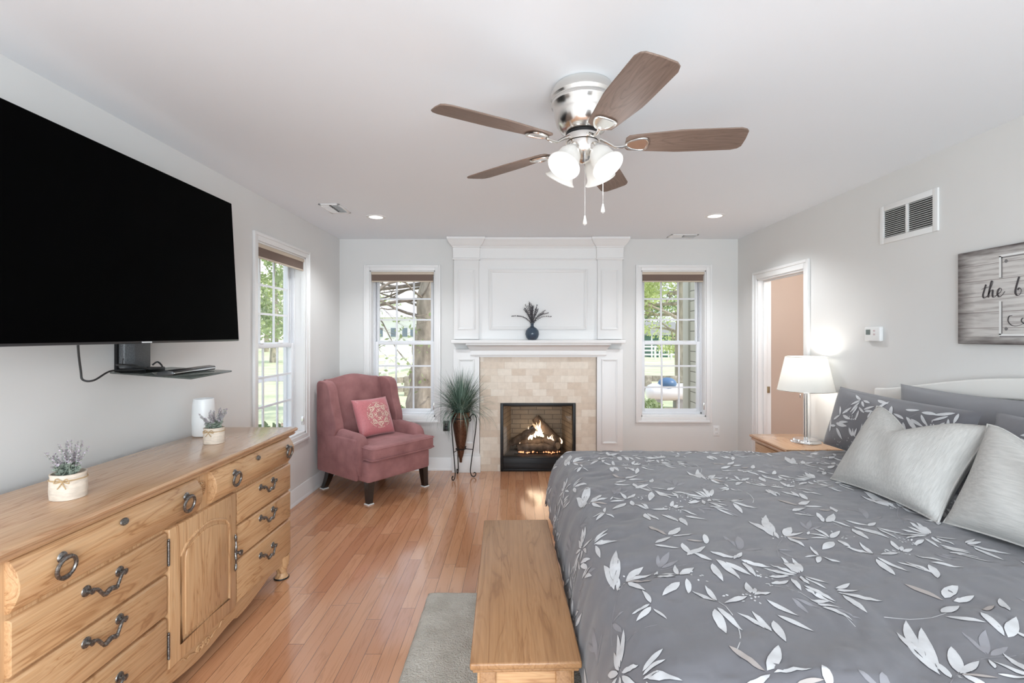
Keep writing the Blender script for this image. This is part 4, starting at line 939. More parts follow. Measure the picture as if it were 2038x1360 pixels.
# one repeat of the printed branch: (x0, y0, x1, y1, kind) leaf bases and tips as read off the cloth; w slim, W broad, t taupe, g faint
LEAVES = """325 572 342 482 w;336 592 376 500 W;330 600 300 512 w;352 575 348 612 W;388 598 440 548 W;390 600 480 578 w;392 602 490 620 t;395 605 455 655 W;
605 605 575 558 w;610 605 665 572 W;600 605 518 582 w;598 612 505 606 w;610 630 540 672 W;638 620 662 668 W;505 592 522 575 W;
735 515 835 545 w;745 550 665 512 w;835 545 872 520 W;745 560 772 626 W;760 545 850 600 w;770 550 870 620 w;800 560 905 610 w;865 552 985 580 w;870 560 930 615 w;
1108 593 1055 530 w;1103 595 1030 548 w;1098 597 990 560 w;1092 600 960 583 w;1065 605 970 605 w;1062 625 1000 645 W;1116 588 1098 535 w;1072 615 1115 665 w;1112 605 1132 642 W;1125 605 1225 625 w;1130 610 1210 655 w;1088 580 1072 548 w;
1125 650 1260 695 w;1130 660 1250 712 w;1150 702 1230 706 W;1255 648 1330 632 w;1260 655 1340 650 w;1265 662 1335 674 w;1280 665 1450 710 w;1285 672 1390 748 w;1180 712 1280 727 w;1200 722 1330 772 w;1210 716 1312 742 g;1250 735 1360 768 g;
905 682 888 633 W;920 690 980 675 W;890 700 795 716 W;915 685 935 660 W;970 710 1095 765 w;1015 765 1165 815 w;765 705 712 646 w;760 708 660 660 w;755 745 792 834 W;765 737 866 824 w;985 825 866 755 w;992 832 915 755 w;998 785 1036 870 W;
490 705 470 655 w;485 708 415 726 w;490 715 443 756 W;500 720 560 756 w;300 682 366 682 g;300 687 356 741 g;525 560 512 520 g;530 560 560 512 g;535 562 610 545 g;1075 700 1150 750 g;1085 700 1190 735 g;
480 405 560 440 t;562 440 622 410 W;580 447 665 440 w;508 472 580 456 W;506 482 604 500 w;640 470 700 462 t;720 475 718 440 W;620 480 642 524 W;640 526 716 490 W;790 440 850 480 g;850 440 880 500 g;880 500 935 480 g"""
def cloth(px, py):
    d = .742*963/((860+py/2.0838)-668); return (((1060+px/2.0838)-1027)*d/963-CX0, d-CY0)
LV = []
for it in LEAVES.replace('\n', '').split(';'):
    a_, b_, c_, d_, k_ = it.split(); LV.append((cloth(float(a_), float(b_)), cloth(float(c_), float(d_)), k_))
STEM = [cloth(*p) for p in ((372, 605), (470, 574), (600, 562), (750, 551), (1000, 556), (1110, 596), (1180, 640))]
STEM2 = [cloth(*p) for p in ((270, 735), (310, 660), (372, 608))]; STEM3 = [cloth(*p) for p in ((1130, 562), (1250, 562))]
DOTS = [cloth(*p) for p in ((372, 600), (975, 608), (985, 640), (850, 690), (912, 704), (690, 602))]
def motif(mb, ds, dt, fn, lo, hi, sc=1.0, rot=0.0):
    cs, sn = cos(rot), sin(rot); O = cloth(900, 610)
    T = (lambda p: (p[0]+ds, p[1]+dt)) if sc == 1 and not rot else (lambda p: (ds+sc*((p[0]-O[0])*cs-(p[1]-O[1])*sn), dt+sc*((p[0]-O[0])*sn+(p[1]-O[1])*cs)))
    ok = lambda p: lo[0] < p[0] < hi[0] and lo[1] < p[1] < hi[1]
    for a, b, k in LV:
        a, b = T(a), T(b)
        if not (ok(a) and ok(b)): continue
        ang = atan2(b[1]-a[1], b[0]-a[0]); l = sqrt((b[0]-a[0])**2+(b[1]-a[1])**2)*1.03; wd = min(l*(.27 if k == 'W' else .2), .027*sc)*q.uniform(.9, 1.15); bd = q.uniform(-.4, .4)
        if k != 'g': leafpoly(mb, (a[0]-.0012*cos(ang), a[1]-.0012*sin(ang)), ang, l+.0024, wd+.0024, fn, .0010, 2, bd)
        leafpoly(mb, a, ang, l, wd, fn, .0009 if k == 'g' else .0017, {'g': 3, 't': 4}.get(k, 1), bd)
    for st_ in (STEM, STEM2, STEM3):
        pts = [(p.x, p.y) for p in cat([(*T(p), 0) for p in st_], 3)]; pts = [p for p in pts if ok(p)]
        if len(pts) > 3: ribbon(mb, pts, .0018, fn, .0008, 3)
    for p in DOTS:
        p = T(p)
        if ok(p): dots(mb, p, fn, 7)
for i in range(-2, 4):
    for j in range(-4, 5):
        motif(m, .65*i, .29*i+.70*j, on_q, (S0+.02, T0+.02), (1.70, T1-.02))
for k in range(8):
    c_ = (q.uniform(-.2, 1.6), q.uniform(0, W_)); a_ = q.uniform(0, 6)
    ribbon(m, [(c_[0]+.03*i*cos(a_+.07*i), c_[1]+.03*i*sin(a_+.07*i)) for i in range(8)], .0022, on_q, .0009, 1)
m.obj('cover', PRINT, cv, sharp=180)

# pillows on the bed
def pillow(name, label, cat_, group, Mx, w, h, T, mats, sprays=(), piping=None, pinch=.06, ex=.45, part='cover', sag=0):
    loc = Mx.translation; t = thing(name, label, cat_, (0, 0, 0), 0, group); t.matrix_world = Mx; WM[t.name] = Mx.copy()
    f = pillow_pts(w, h, T, pinch, ex, sag); m = MB()
    for sd in (1, -1): m.grid(lambda u, v: f(2*u-1, (2*v-1)*sd, sd), 40, 30)
    def fn(x, y):
        g = lambda x, y: f(max(-.985, min(.985, x/(w/2))), max(-.985, min(.985, y/(h/2))), 1)
        p = g(x, y); n = (g(x+.003, y)-g(x-.003, y)).cross(g(x, y+.003)-g(x, y-.003)); return p, n.normalized() if n.length > 1e-12 else V((0, 0, 1))
    for (x, y, a, sc) in sprays: motif(m, x, y, fn, (-w/2*.9, -h/2*.86), (w/2*.9, h/2*.86), sc, a)
    m.obj(part, mats, t, local=True, sharp=180)
    if piping:
        pts = [f(-1+2*i/30, -1, 1) for i in range(30)]+[f(1, -1+2*i/24, 1) for i in range(24)]+[f(1-2*i/30, 1, 1) for i in range(30)]+[f(-1, 1-2*i/24, 1) for i in range(24)]
        MB().tube(pts, .0045, 6, closed=True).obj('piping', piping, t, local=True)
    return t
M_linen = P('oatmeal_linen', S(192, 190, 186), .9, var=.11, vscale=150, bump=.35, bscale=420, stretch=(1, .12, 1))
M_linen2 = P('oatmeal_linen_weft', S(192, 190, 186), .9, var=.11, vscale=150, bump=.35, bscale=420, stretch=(.12, 1, 1))
M_grey = P('plain_grey_sateen', S(138, 138, 142), .55, var=.03, vscale=5, bump=.05, bscale=400, Sheen_Weight=.2)
Mx, w, h = frame((2.255, 2.90, .755), (2.255, 2.02, .755), (2.305, 2.46, 1.19))
pillow('bed_pillow', 'plain grey pillow standing against the headboard behind the patterned shams', 'pillow', None, Mx, w, h, .05, M_grey)
Mx, w, h = frame((2.03, 3.20, .765), (2.03, 2.22, .75), (2.14, 2.71, 1.135))
pillow('pillow_sham', 'leaf print grey pillow sham on the far side by the lamp', 'pillow', 'leaf print pillow shams', Mx, w, h, .09, PRINT, [(-.22, -.02, R(70), 1.0), (.30, .06, R(40), 1.0)])
Mx, w, h = frame((2.05, 2.17, .765), (2.05, 1.20, .76), (2.15, 1.69, 1.135))
pillow('pillow_sham', 'leaf print grey pillow sham half hidden behind the linen cushions, nearest the viewer', 'pillow', 'leaf print pillow shams', Mx, w, h, .09, PRINT, [(-.25, .04, R(50), 1.0), (.28, -.02, R(20), 1.0)])
Mx, w, h = frame((1.615, 2.47, .752), (1.655, 1.90, .752), (1.878, 2.19, 1.11))
pillow('linen_cushion', 'pale oatmeal linen cushion standing in front of the far leaf print sham', 'cushion', 'oatmeal linen cushions', Mx, w*1.02, h*1.03, .10, M_linen, piping=M_linen, pinch=.085, ex=.5, sag=.10)
Mx, w, h = frame((1.675, 1.885, .755), (1.77, 1.34, .755), (1.92, 1.66, 1.12))
pillow('linen_cushion', 'pale oatmeal linen cushion at the right picture edge, nearest the viewer', 'cushion', 'oatmeal linen cushions', Mx, w*1.02, h*1.03, .10, M_linen2, piping=M_linen2, pinch=.085, ex=.5, sag=.10)

# ------------------------------------------------------------------ nightstand and lamp
ns = thing('nightstand', 'oak nightstand between the bed and the doorway', 'nightstand', (2.22, 3.85, 0))
nx0, nx1, ny0, ny1, nzt = 1.99, 2.415, 3.56, 4.13, .64
m = MB(); k = len(pr); path2 = lambda p: [(nx1, ny0-p), (nx0-p, ny0-p), (nx0-p, ny1+p), (nx1, ny1+p)]
prn = [(-.028, nzt-.045), (-.01, nzt-.042), (-.014, nzt-.03), (-.004, nzt-.022), (0, nzt-.012), (-.003, nzt-.003), (-.01, nzt)]; k = len(prn)
m.add([(*path2(p)[i], z) for i in range(4) for p, z in prn], [(i*k+j, (i+1)*k+j, (i+1)*k+j+1, i*k+j+1) for i in range(3) for j in range(k-1)]+[tuple(i*k for i in range(4)), tuple(i*k+k-1 for i in range(3, -1, -1)), tuple(range(k)), tuple(3*k+j for j in range(k))])
m.obj('top', M_topw, ns, fix=True)
MB().box((nx0+.035, ny0+.03, .08), (nx1-.01, ny1-.03, nzt-.045), .004).obj('body', M_oakz, ns)
for z0, z1 in ((.10, .34), (.36, .58)):
    dd = MB().box((nx0+.02, ny0+.06, z0), (nx0+.036, ny1-.06, z1), .005).obj('drawer', M_oaky, ns)
    MB().tube(cat([(nx0+.02, 3.79, (z0+z1)/2+.01), (nx0-.004, 3.81, (z0+z1)/2), (nx0-.006, 3.845, (z0+z1)/2-.02), (nx0-.004, 3.88, (z0+z1)/2), (nx0+.02, 3.90, (z0+z1)/2+.01)], 5), .005, 8).obj('bail_pull', M_pewter, dd)
for x in (nx0+.06, nx1-.04):
    for y in (ny0+.06, ny1-.06): MB().box((x-.025, y-.025, 0), (x+.025, y+.025, .085), .006).obj('leg', M_oakz, ns)
lx, ly = 2.275, 3.80
lp = thing('table_lamp', 'chrome table lamp with lit white shade on the nightstand', 'table lamp', (lx, ly, nzt))
MB().lathe([(0, nzt), (.105, nzt), (.108, nzt+.006), (.104, nzt+.014), (.09, nzt+.018), (.085, nzt+.03), (.06, nzt+.034), (0, nzt+.034)], (lx, ly, 0), 40).obj('base', M_chrome, lp)
m = MB()
for k in (-1, 1): m.tube([(lx+.010*k, ly, nzt+.03), (lx+.010*k, ly, 1.12)], .0062, 10)
m.tube([(lx, ly, 1.09), (lx, ly, 1.15)], .016, 12); m.obj('rods', M_chrome, lp)
def m_shade():
    m, t, p, N, Lk = nm('white_lamp_shade'); p.inputs['Base Color'].default_value = S(240, 240, 238); p.inputs['Roughness'].default_value = .9
    out = t.nodes['Material Output']; tr = N('BsdfTranslucent'); tr.inputs[0].default_value = (.9, .9, .88, 1); mx = N('MixShader'); mx.inputs[0].default_value = .35
    Lk(p.outputs[0], mx.inputs[1]); Lk(tr.outputs[0], mx.inputs[2]); Lk(mx.outputs[0], out.inputs[0]); return m
sd = MB().lathe([(.2, 1.048), (.1425, 1.314), (.1405, 1.314), (.198, 1.048)], (lx-.0, ly, 0), 48); sd.f = [f for f in sd.f if len(f) == 4]
so = sd.obj('shade', m_shade(), lp)
m = MB().tube([(lx+.2*cos(a), ly+.2*sin(a), 1.049) for a in [2*pi*i/48 for i in range(48)]], .0025, 6, closed=True).tube([(lx+.1425*cos(a), ly+.1425*sin(a), 1.313) for a in [2*pi*i/48 for i in range(48)]], .0025, 6, closed=True)
for k in range(3): m.tube([(lx, ly, 1.29), (lx+.141*cos(k*2.1), ly+.141*sin(k*2.1), 1.30)], .002, 5)
m.tube([(lx, ly, 1.15), (lx, ly, 1.30)], .004, 6); m.obj('shade_frame', M_nickel, so)
MB().sphere((lx, ly, 1.195), (.03, .03, .04), 14).obj('bulb', emit('lamp_bulb', (1, .95, .88, 1), 4), lp)
light('table_lamp_bulb', 'POINT', (lx, ly, 1.22), 3.2, (1, .95, .88), shadow_soft_size=.06)
m = MB().tube([(lx-.05, ly-.02, 1.13), (lx-.055, ly-.02, 1.02)], .0012, 5).tube([(lx, ly, 1.12), (lx-.05, ly-.02, 1.13)], .004, 6).lathe([(0, 1.022), (.004, 1.018), (.004, .995), (0, .99)], (lx-.055, ly-.02, 0), 10)
m.obj('pull_chain', M_chrome, lp)

# ------------------------------------------------------------------ canvas sign
sg = thing('wall_sign', 'whitewashed wood plank canvas sign with script lettering above the bed', 'wall sign', (XR, 2.2, 1.67))
sx0 = XR-.025; ya_, yb_, za_, zb_ = 1.70, 2.645, 1.435, 1.925
def m_sign():
    m, t, p, N, Lk = nm('whitewashed_plank_print'); tc = N('TexCoord'); 
    mp = N('Mapping'); mp.inputs['Scale'].default_value = (1, 4, 60); Lk(tc.outputs['Object'], mp.inputs['Vector'])
    n = N('TexNoise'); n.inputs['Scale'].default_value = 1.2; n.inputs['Detail'].default_value = 6; Lk(mp.outputs[0], n.inputs['Vector'])
    r = ramp(N, [(.32, S(176, 170, 168)), (.5, S(214, 211, 208)), (.75, S(226, 224, 221))]); Lk(n.outputs['Fac'], r.inputs[0])
    sp = N('SeparateXYZ'); Lk(tc.outputs['Generated'], sp.inputs[0])
    pl_ = N('Math'); pl_.operation = 'MULTIPLY'; pl_.inputs[1].default_value = 6; Lk(sp.outputs['Z'], pl_.inputs[0]); fr = N('Math'); fr.operation = 'FRACT'; Lk(pl_.outputs[0], fr.inputs[0])
    ls = N('Math'); ls.operation = 'LESS_THAN'; ls.inputs[1].default_value = .035; Lk(fr.outputs[0], ls.inputs[0])
    c_ = mixc(N, Lk, r.outputs[0], S(150, 140, 136), ls.outputs[0])
    def edge(sock):   # printed dark border of the design
        a = N('Math'); a.operation = 'SUBTRACT'; a.inputs[1].default_value = .5; Lk(sock, a.inputs[0]); b = N('Math'); b.operation = 'ABSOLUTE'; Lk(a.outputs[0], b.inputs[0]); return b.outputs[0]
    mxm = N('Math'); mxm.operation = 'MAXIMUM'; Lk(edge(sp.outputs['Y']), mxm.inputs[0]); Lk(edge(sp.outputs['Z']), mxm.inputs[1])
    n3 = N('TexNoise'); n3.inputs['Scale'].default_value = 1.5; n3.inputs['Detail'].default_value = 8; mp3 = N('Mapping'); mp3.inputs['Scale'].default_value = (1, 6, 30); Lk(tc.outputs['Object'], mp3.inputs['Vector']); Lk(mp3.outputs[0], n3.inputs['Vector'])
    ad = N('Math'); ad.operation = 'MULTIPLY_ADD'; ad.inputs[1].default_value = .12; Lk(n3.outputs['Fac'], ad.inputs[0]); Lk(mxm.outputs[0], ad.inputs[2])
    re = ramp(N, [(.46, (1, 1, 1, 1)), (.57, S(120, 112, 112))]); Lk(ad.outputs[0], re.inputs[0])
    Lk(mixc(N, Lk, c_, re.outputs[0], 1.0, 'MULTIPLY'), p.inputs['Base Color']); p.inputs['Roughness'].default_value = .7; return m
MB().box((sx0, ya_, za_), (XR, yb_, zb_), .002).obj('canvas', m_sign(), sg)
fn = lambda u, v: (V((sx0, 2.645-u, 1.435+v)), V((-1, 0, 0)))
M_ink = P('charcoal_lettering', S(72, 68, 70), .6); M_fr = P('printed_white_frame', S(236, 236, 234), .6); M_scr = P('printed_screw', S(120, 118, 118), .5)
m = MB()
for off, w_, mi in ((.0008, .017, 1), (.0012, .011, 0)):
    u0, u1, v0, v1 = .232, .715, .048, .441
    for pts in ([(u0, .334), (u0, v1)], [(u0-.0055, v1), (u1+.0055, v1)], [(u1, v1), (u1, .334)], [(u0, .217), (u0, v0)], [(u0-.0055, v0), (u1+.0055, v0)], [(u1, v0), (u1, .217)]):
        ribbon(m, [(pts[0][0]+(.003 if mi else 0), pts[0][1]-(.003 if mi else 0)), (pts[1][0]+(.003 if mi else 0), pts[1][1]-(.003 if mi else 0))], w_, fn, off, mi)
m.obj('printed_frame', [M_fr, P('printed_frame_shadow_line', S(128, 124, 124), .6)], sg)
m = MB()
for u in (.262, .685):
    for v in (.078, .412): leafpoly(m, (u-.009, v), 0, .018, .018, fn, .001, 0)
m.obj('printed_screws', M_scr, sg)
def pen(mb, pts, w=.010):
    P_ = [(p.x, p.y) for p in cat([(x, y, 0) for x, y in pts], 7)]
    def wd(f):
        i = min(len(P_)-2, max(1, int(f*(len(P_)-1)))); dx, dy = P_[i+1][0]-P_[i-1][0], P_[i+1][1]-P_[i-1][1]; l = sqrt(dx*dx+dy*dy) or 1
        return w*(.32+.68*max(0, -dy/l*.9+.1))
    ribbon(mb, P_, wd, fn, .0016, 0)
m = MB(); bx, by = .134, .237
pen(m, [(bx+.026, by+.070), (bx+.018, by+.045), (bx+.010, by+.016), (bx+.014, by+.003), (bx+.026, by+.004), (bx+.036, by+.014)])
pen(m, [(bx+.002, by+.046), (bx+.02, by+.052), (bx+.042, by+.056)], .007)
pen(m, [(bx+.036, by+.014), (bx+.05, by+.048), (bx+.062, by+.078), (bx+.056, by+.084), (bx+.05, by+.066), (bx+.042, by+.03), (bx+.038, by+.002)])
pen(m, [(bx+.040, by+.018), (bx+.052, by+.036), (bx+.061, by+.036), (bx+.060, by+.018), (bx+.062, by+.004), (bx+.072, by+.003), (bx+.084, by+.014)])
pen(m, [(bx+.084, by+.014), (bx+.098, by+.022), (bx+.106, by+.036), (bx+.098, by+.044), (bx+.088, by+.034), (bx+.085, by+.014), (bx+.094, by+.002), (bx+.108, by+.008), (bx+.122, by+.026)])
ob = .178+bx
pen(m, [(ob+.012, by+.09), (ob+.0, by+.05), (ob-.006, by+.018), (ob+.002, by+.002), (ob+.016, by+.006), (ob+.022, by+.024), (ob+.014, by+.036), (ob+.004, by+.028)])
m.obj('lettering', M_ink, sg); m = MB()
pen(m, [(.292, .142), (.276, .138), (.272, .115), (.29, .094), (.32, .092), (.345, .104), (.352, .122), (.34, .128), (.335, .112), (.36, .096), (.40, .10)], .006)
m.obj('flourish', M_ink, sg)

# ------------------------------------------------------------------ outside
M_lawn = P('lawn_grass', S(206, 212, 172), 1, var=.2, vscale=1.2); M_mulch = P('leaf_mulch', S(176, 152, 126), 1, var=.5, vscale=14, bump=1, bscale=30)
GZ = -.42
struct(MB().box((-90, YB+.2, GZ-.2), (90, 130, GZ)).box((-90, -30, GZ-.2), (XL-.2, YB+.2, GZ)).obj('ground', M_lawn))
struct(MB().box((-5, YB+.2, GZ), (6, 12.5, GZ+.03), .01).box((-3.6, 0, GZ), (XL-.2, YB+.2, GZ+.03), .01).obj('ground_mulch', M_mulch))
struct(MB().box((-60, 20, GZ), (-6, 22.5, GZ+.02)).box((-13.5, -20, GZ), (-10.2, 20, GZ+.02)).obj('road', P('asphalt', S(176, 174, 172), .95, var=.1, vscale=8)))
struct(MB().box((XR+.0, YB+.2, GZ), (XR+.13, 6.95, 3.2)).obj('exterior_wall', m_brick('sage_siding', S(206, 206, 192), S(204, 204, 190), S(120, 120, 108), 4, .14, .006, axes=('Y', 'Z'), rough=.7, nfac=.1)))  # dark lines between boards paint in the shadow under each lap
struct(MB().box((XR-.03, 6.78, GZ), (XR+.16, 7.0, 3.2), .01).obj('trim_1', P('sage_corner_board', S(196, 197, 184), .7)))
def leafcloud(mb, c, r, n, sz, q, shell=.0):
    c = V(c)
    for i in range(n):
        d = V((q.gauss(0, 1), q.gauss(0, 1), q.gauss(0, 1))).normalized(); k = (shell+(1-shell)*q.random())**.45; p = c+V((d.x*r[0], d.y*r[1], d.z*r[2]))*k
        a = V((q.gauss(0, 1), q.gauss(0, 1), q.gauss(0, 1))).normalized(); b = a.cross(V((q.gauss(0, 1), q.gauss(0, 1), q.gauss(0, 1)))).normalized(); s = sz*q.uniform(.6, 1.3)
        mb.add([p-a*s, p+b*s*.55, p+a*s, p-b*s*.55], [(0, 1, 2, 3)])
def m_leaf(name, c1, c2):
    m, t, p, N, Lk = nm(name); v = coords(N, Lk); n = N('TexNoise'); n.inputs['Scale'].default_value = 1.3; n.inputs['Detail'].default_value = 6; Lk(v, n.inputs['Vector']); r = ramp(N, [(.35, c1), (.65, c2)]); Lk(n.outputs['Fac'], r.inputs[0]); Lk(r.outputs[0], p.inputs['Base Color']); p.inputs['Roughness'].default_value = .8
    out = t.nodes['Material Output']; tr = N('BsdfTranslucent'); Lk(r.outputs[0], tr.inputs[0]); mx = N('MixShader'); mx.inputs[0].default_value = .4; Lk(p.outputs[0], mx.inputs[1]); Lk(tr.outputs[0], mx.inputs[2]); Lk(mx.outputs[0], out.inputs[0]); return m
M_bark = P('grey_bark', S(168, 157, 143), .95, var=.35, vscale=9, bump=.9, bscale=14, stretch=(1, 1, .3))
M_l1 = m_leaf('spring_leaf', S(170, 184, 118), S(212, 220, 166)); M_l2 = m_leaf('mid_leaf', S(138, 156, 108), S(182, 194, 146)); M_l3 = m_leaf('deep_leaf', S(104, 124, 90), S(150, 166, 120))
def branchy(mb, p, d, L_, r, depth, q, tips):
    n = 6; pts = [V(p)]; d = V(d).normalized(); dirs = [d]
    for k in range(n):
        d = (d+V((q.gauss(0, .13), q.gauss(0, .13), q.gauss(0, .10)))).normalized(); pts.append(pts[-1]+d*L_/n); dirs.append(d)
    mb.tube(pts, [r*(1-.6*k/n) for k in range(n+1)], 8 if r > .03 else 5)
    if depth == 0: tips.append(pts[-1]); return
    for j in range(3 if depth > 1 else 4):
        k = q.randint(2, n); dd = (dirs[k]+V((q.gauss(0, .7), q.gauss(0, .7), q.gauss(-.05, .45)))).normalized(); branchy(mb, pts[k], dd, L_*q.uniform(.5, .75), r*(1-.6*k/n)*.65, depth-1, q, tips)
# old tree with bare limbs by the left back window
q = random.Random(2); tb = at(846, 822, 11.3)
ot = thing('old_tree', 'thick grey trunk with bare drooping limbs outside the window behind the chair', 'tree', (tb.x, tb.y, GZ))
m = MB(); pts = [(tb.x-.06, tb.y, GZ-.05), (tb.x-.02, tb.y, GZ+.2), (tb.x+.02, tb.y, GZ+.9), (tb.x+.05, tb.y, 1.1), (tb.x+.12, tb.y, 2.2), (tb.x+.24, tb.y, 3.4), (tb.x+.3, tb.y, 5.2)]
cp_ = cat(pts, 5); m.tube(cp_, [(.46-.008*i if i > 4 else .62-.04*i)+.03*sin(i*1.3) for i in range(len(cp_))], 18)
m.obj('trunk', M_bark, ot)
tips = []; lim = MB()
for (dz, dx, dy, L_, r, sgn) in ((2.3, -1, -.15, 2.0, .05, -.02), (2.7, -1, .1, 2.2, .055, -.12), (1.9, -.9, -.3, 1.6, .04, .15), (2.9, -1, -.35, 2.0, .04, -.28), (2.1, -1, .35, 1.9, .035, .3), (2.6, -.9, .5, 2.0, .035, .1), (3.3, -.8, -.5, 1.8, .05, .2), (2.2, -.4, -.8, 1.1, .035, .5), (3.0, .8, -.3, 1.6, .1, .4), (3.2, -1, .5, 2.2, .06, -.1)):
    branchy(lim, (tb.x+.1, tb.y, dz), (dx, dy, sgn), L_, r, 3, q, tips)
lim.obj('limbs', P('dark_limb_bark', S(136, 126, 116), .95, var=.3, vscale=12), ot)
fo = MB()
for p in tips: leafcloud(fo, p, (.3, .3, .25), 4, .05, q)
fo.obj('foliage', M_l2, ot)
# leafy tree outside the right window
q = random.Random(8); t0 = at(1360, 700, 17.5)
lt = thing('leafy_tree', 'bright spring green maple hanging over the yard outside the right window', 'tree', (t0.x, t0.y, GZ))
m = MB().tube(cat([(t0.x, t0.y, GZ-.05), (t0.x-.05, t0.y, 1.2), (t0.x, t0.y, 3), (t0.x+.1, t0.y, 6)], 5), [.3-.01*i for i in range(16)], 12); m.obj('trunk', M_bark, lt)
tips = []; lim = MB()
for k in range(9): branchy(lim, (t0.x, t0.y, 1.6+.35*k), (-1+.2*q.gauss(0, 1), q.gauss(0, .6), q.uniform(0, .5)), 2.0, .07, 2, q, tips)
lim.obj('limbs', M_bark, lt); fo = MB()
for p in tips: leafcloud(fo, p, (.6, .6, .3), 60, .075, q)
fo.obj('foliage', M_l1, lt)
# background trees
def bgtree(label, mat_, seed, hgt, rad, n=2600, sz=.17):
    q = random.Random(seed); t = thing('background_tree', label, 'tree', (0, 0, GZ), 0, 'trees beyond the lawn')
    MB().tube([(0, 0, -.1), (.1, 0, hgt*.35), (.05, .1, hgt*.8)], [.3, .22, .08], 10).obj('trunk', M_bark, t, local=True)
    f = MB()
    for k in range(26):
        a = q.uniform(0, 2*pi); z = hgt*q.uniform(.22, .95); rr = rad*q.random()**.5*(1.05-abs(z/hgt-.5))
        leafcloud(f, (rr*cos(a), rr*sin(a), z), (rad*.42, rad*.42, rad*.3), n//26, sz, q)
    f.obj('foliage', mat_, t, local=True); return t
b1 = bgtree('broad pale green tree far beyond the fence behind the white house', M_l1, 31, 9, 3.2)
b2 = bgtree('rounded mid green tree outside the side window, beyond the driveway', M_l2, 32, 8, 3.0)
b3 = bgtree('tall deep green tree at the back of the yard', M_l3, 33, 11, 3.0)
def put(o, px, dist, rz=0): p = at(px, 668, dist); o.location = (p.x, p.y, GZ); o.rotation_euler = (0, 0, rz)
put(b1, 742, 74); put(b2, 545, 34); put(b3, 1290, 64)
for src, px, dist, rz, lb in ((b1, 530, 56, 1, 'pale green tree outside the side window, furthest back'), (b2, 775, 92, 2, 'mid green tree behind the bare limbs of the old tree'), (b3, 856, 97, 1, 'deep green tree seen past the thick old trunk'), (b1, 1348, 76, 4, 'pale green tree beyond the green shed, right side'), (b3, 478, 47, 5, 'deep green tree outside the side window, behind the television side'), (b3, 1400, 56, 3, 'deep green tree mostly hidden behind the siding corner')):
    p = at(px, 668, dist); copy_tree(src, (p.x, p.y, GZ), rz, None, lb)
# white house and shed
hs = thing('farmhouse', 'white farmhouse with low roof beyond the fence', 'house', (-11.5, 48, GZ))
M_hw = P('white_siding', S(236, 236, 234), .8); M_rf = P('reddish_roof', S(212, 206, 202), .9); M_hwin = P('house_window', S(120, 132, 146), .3)
ha, hb2 = at(700, 690, 48).x, at(848, 690, 48).x
MB().box((ha, 47.5, GZ), (hb2, 54, 3.3)).box((ha-3, 49, GZ), (ha, 54, 3.8)).obj('walls', M_hw, hs)
MB().prism([(47.1, 3.25), (54.4, 3.25), (50.7, 4.6)], 'x', ha-.3, hb2+.3).obj('roof', M_rf, hs)
for px in (757, 783, 806, 822, 838):
    c_ = at(px, 662, 47.5); w_ = MB().box((c_.x-.26, 47.44, c_.z-.42), (c_.x+.26, 47.5, c_.z+.42)).obj('window', M_hwin, hs)
    MB().box((c_.x-.34, 47.42, c_.z-.45), (c_.x-.26, 47.5, c_.z+.45)).box((c_.x+.26, 47.42, c_.z-.45), (c_.x+.34, 47.5, c_.z+.45)).obj('shutters', M_trim, w_)
sh_ = thing('garden_shed', 'dark green shed with white trim across the lawn', 'shed', (11, 42, GZ)); s0, s1 = at(1296, 680, 42).x, at(1350, 680, 42).x
M_gr = P('shed_green', S(78, 112, 96), .8)
MB().box((s0, 42, GZ), (s1, 45, 1.55)).obj('walls', M_gr, sh_); MB().prism([(41.7, 1.5), (45.3, 1.5), (43.5, 2.7)], 'x', s0-.2, s1+.2).obj('roof', P('shed_roof', S(150, 150, 146), .9), sh_)
for f in (.02, .30, .64, .98): x = s0+(s1-s0)*f; MB().box((x-.06, 41.95, GZ), (x+.06, 42.0, 1.55)).obj('trim_board', M_trim, sh_)
# white rail fence receding, timber rails nearer
M_fen = P('white_fence_paint', S(232, 230, 226), .8); M_tim = P('weathered_timber', S(168, 158, 146), .95, var=.3, vscale=12)
def fence(name, label, p0, p1, n, hgt, zs, mat_, r):
    p0, p1 = V(p0), V(p1); t = thing(name, label, 'fence', tuple(p0)); d = (p1-p0).normalized(); nn = V((-d.y, d.x, 0))
    for i in range(n+1):
        p = p0.lerp(p1, i/n); MB().box((p.x-r, p.y-r, p.z-.02), (p.x+r, p.y+r, p.z+hgt), .01).obj('post', mat_, t)
    for z in zs:
        a, b = p0+V((0, 0, z)), p1+V((0, 0, z)); hh = V((0, 0, r*.9)); w = nn*.025
        MB().add([a-w-hh, a+w-hh, b+w-hh, b-w-hh, a-w+hh, a+w+hh, b+w+hh, b-w+hh], [(3, 2, 1, 0), (4, 5, 6, 7), (0, 1, 5, 4), (1, 2, 6, 5), (2, 3, 7, 6), (3, 0, 4, 7)]).obj('rail', mat_, t)
fence('rail_fence', 'white four rail paddock fence crossing the lawn', (at(740, 668, 21).x, 21, GZ), (at(850, 668, 30).x, 30, GZ), 5, 1.15, (.2, .5, .8, 1.08), M_fen, .07)
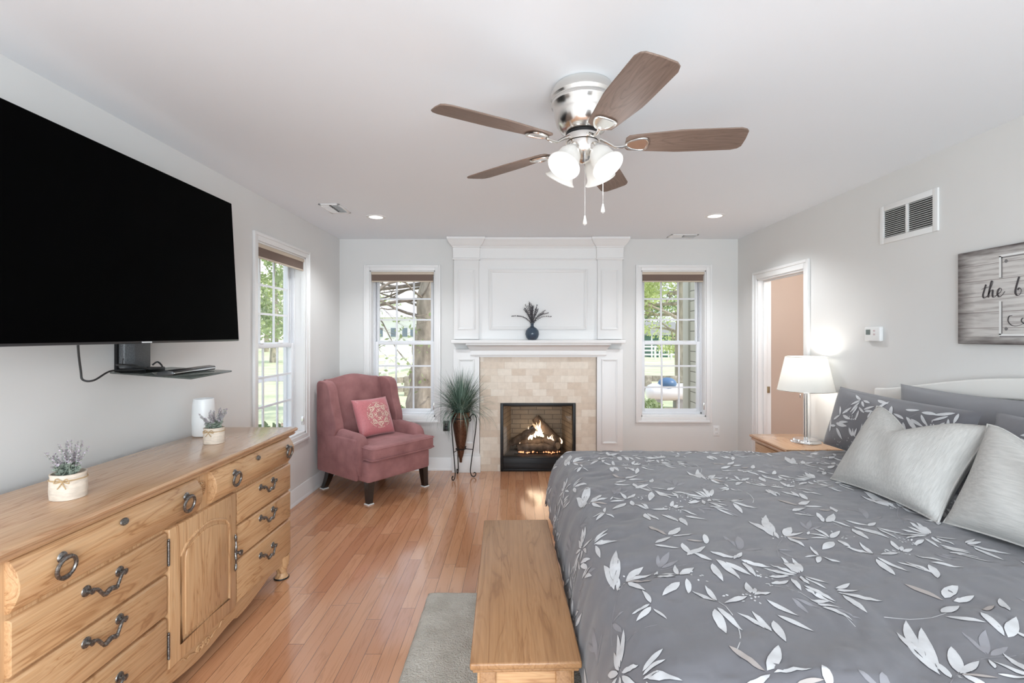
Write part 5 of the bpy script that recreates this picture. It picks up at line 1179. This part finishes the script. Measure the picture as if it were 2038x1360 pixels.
fence('rail_fence', 'white rail fence far across the lawn by the green shed', (at(1240, 668, 38).x, 38, GZ), (at(1400, 668, 38).x, 38, GZ), 5, 1.1, (.4, .72, 1.02), M_fen, .07)
fence('timber_rail', 'weathered low timber rails in the yard behind the old tree', (at(690, 668, 14.5).x, 14.5, GZ), (at(850, 668, 15.5).x, 15.5, GZ), 4, .62, (.22, .5), M_tim, .10)
fence('timber_rail', 'weathered low timber rails behind the white tank', (at(1240, 668, 16.5).x, 16.5, GZ), (at(1390, 668, 16).x, 16, GZ), 3, .55, (.18, .45), M_tim, .11)
# propane style tank
tk = thing('storage_tank', 'long white cylindrical tank lying outside the right window', 'tank', (3.2, 12.6, GZ)); c0, c1 = at(1286, 783, 12.6), at(1372, 783, 12.6); zc = c0.z+.03; rr = .225
MB().tube([(c0.x, 12.6, zc), (c0.x+.06, 12.6, zc), (c0.x+.16, 12.6, zc), (c1.x-.1, 12.6, zc), (c1.x, 12.6, zc)], [.1, rr*.8, rr, rr, rr*.8], 24).obj('shell', P('tank_white', S(240, 240, 240), .4), tk)
MB().sphere((at(1328, 765, 12.6).x, 12.6, zc+rr*.95), (.24, .24, .17), 18).obj('dome_lid', P('tank_blue_lid', S(84, 116, 150), .4), tk)
for x in (c0.x+.3, c1.x-.3): MB().box((x-.08, 12.45, GZ), (x+.08, 12.75, zc-rr+.04)).obj('foot', P('concrete', S(170, 168, 164), .9), tk)
q = random.Random(14)
for nme, lb, (px, d_), r_, mt in (('shrub', 'low leafy shrub beside the white tank outside the right window', (1284, 10.2), .42, M_l2), ('shrub', 'dark green shrub low outside the side window', (545, 6.4), .55, M_l3), ('shrub', 'small green iris clump at the foot of the old tree', (778, 10.3), .35, M_l3)):
    p = at(px, 668, d_); t = thing(nme, lb, 'shrub', (p.x, p.y, GZ)); f = MB(); leafcloud(f, (p.x, p.y, GZ+r_*.6), (r_, r_, r_*.75), 700, .055, q, .3); f.obj('foliage', mt, t)
    MB().tube([(p.x, p.y, GZ-.02), (p.x, p.y, GZ+r_*.8)], .03, 6).obj('stem', M_bark, t)
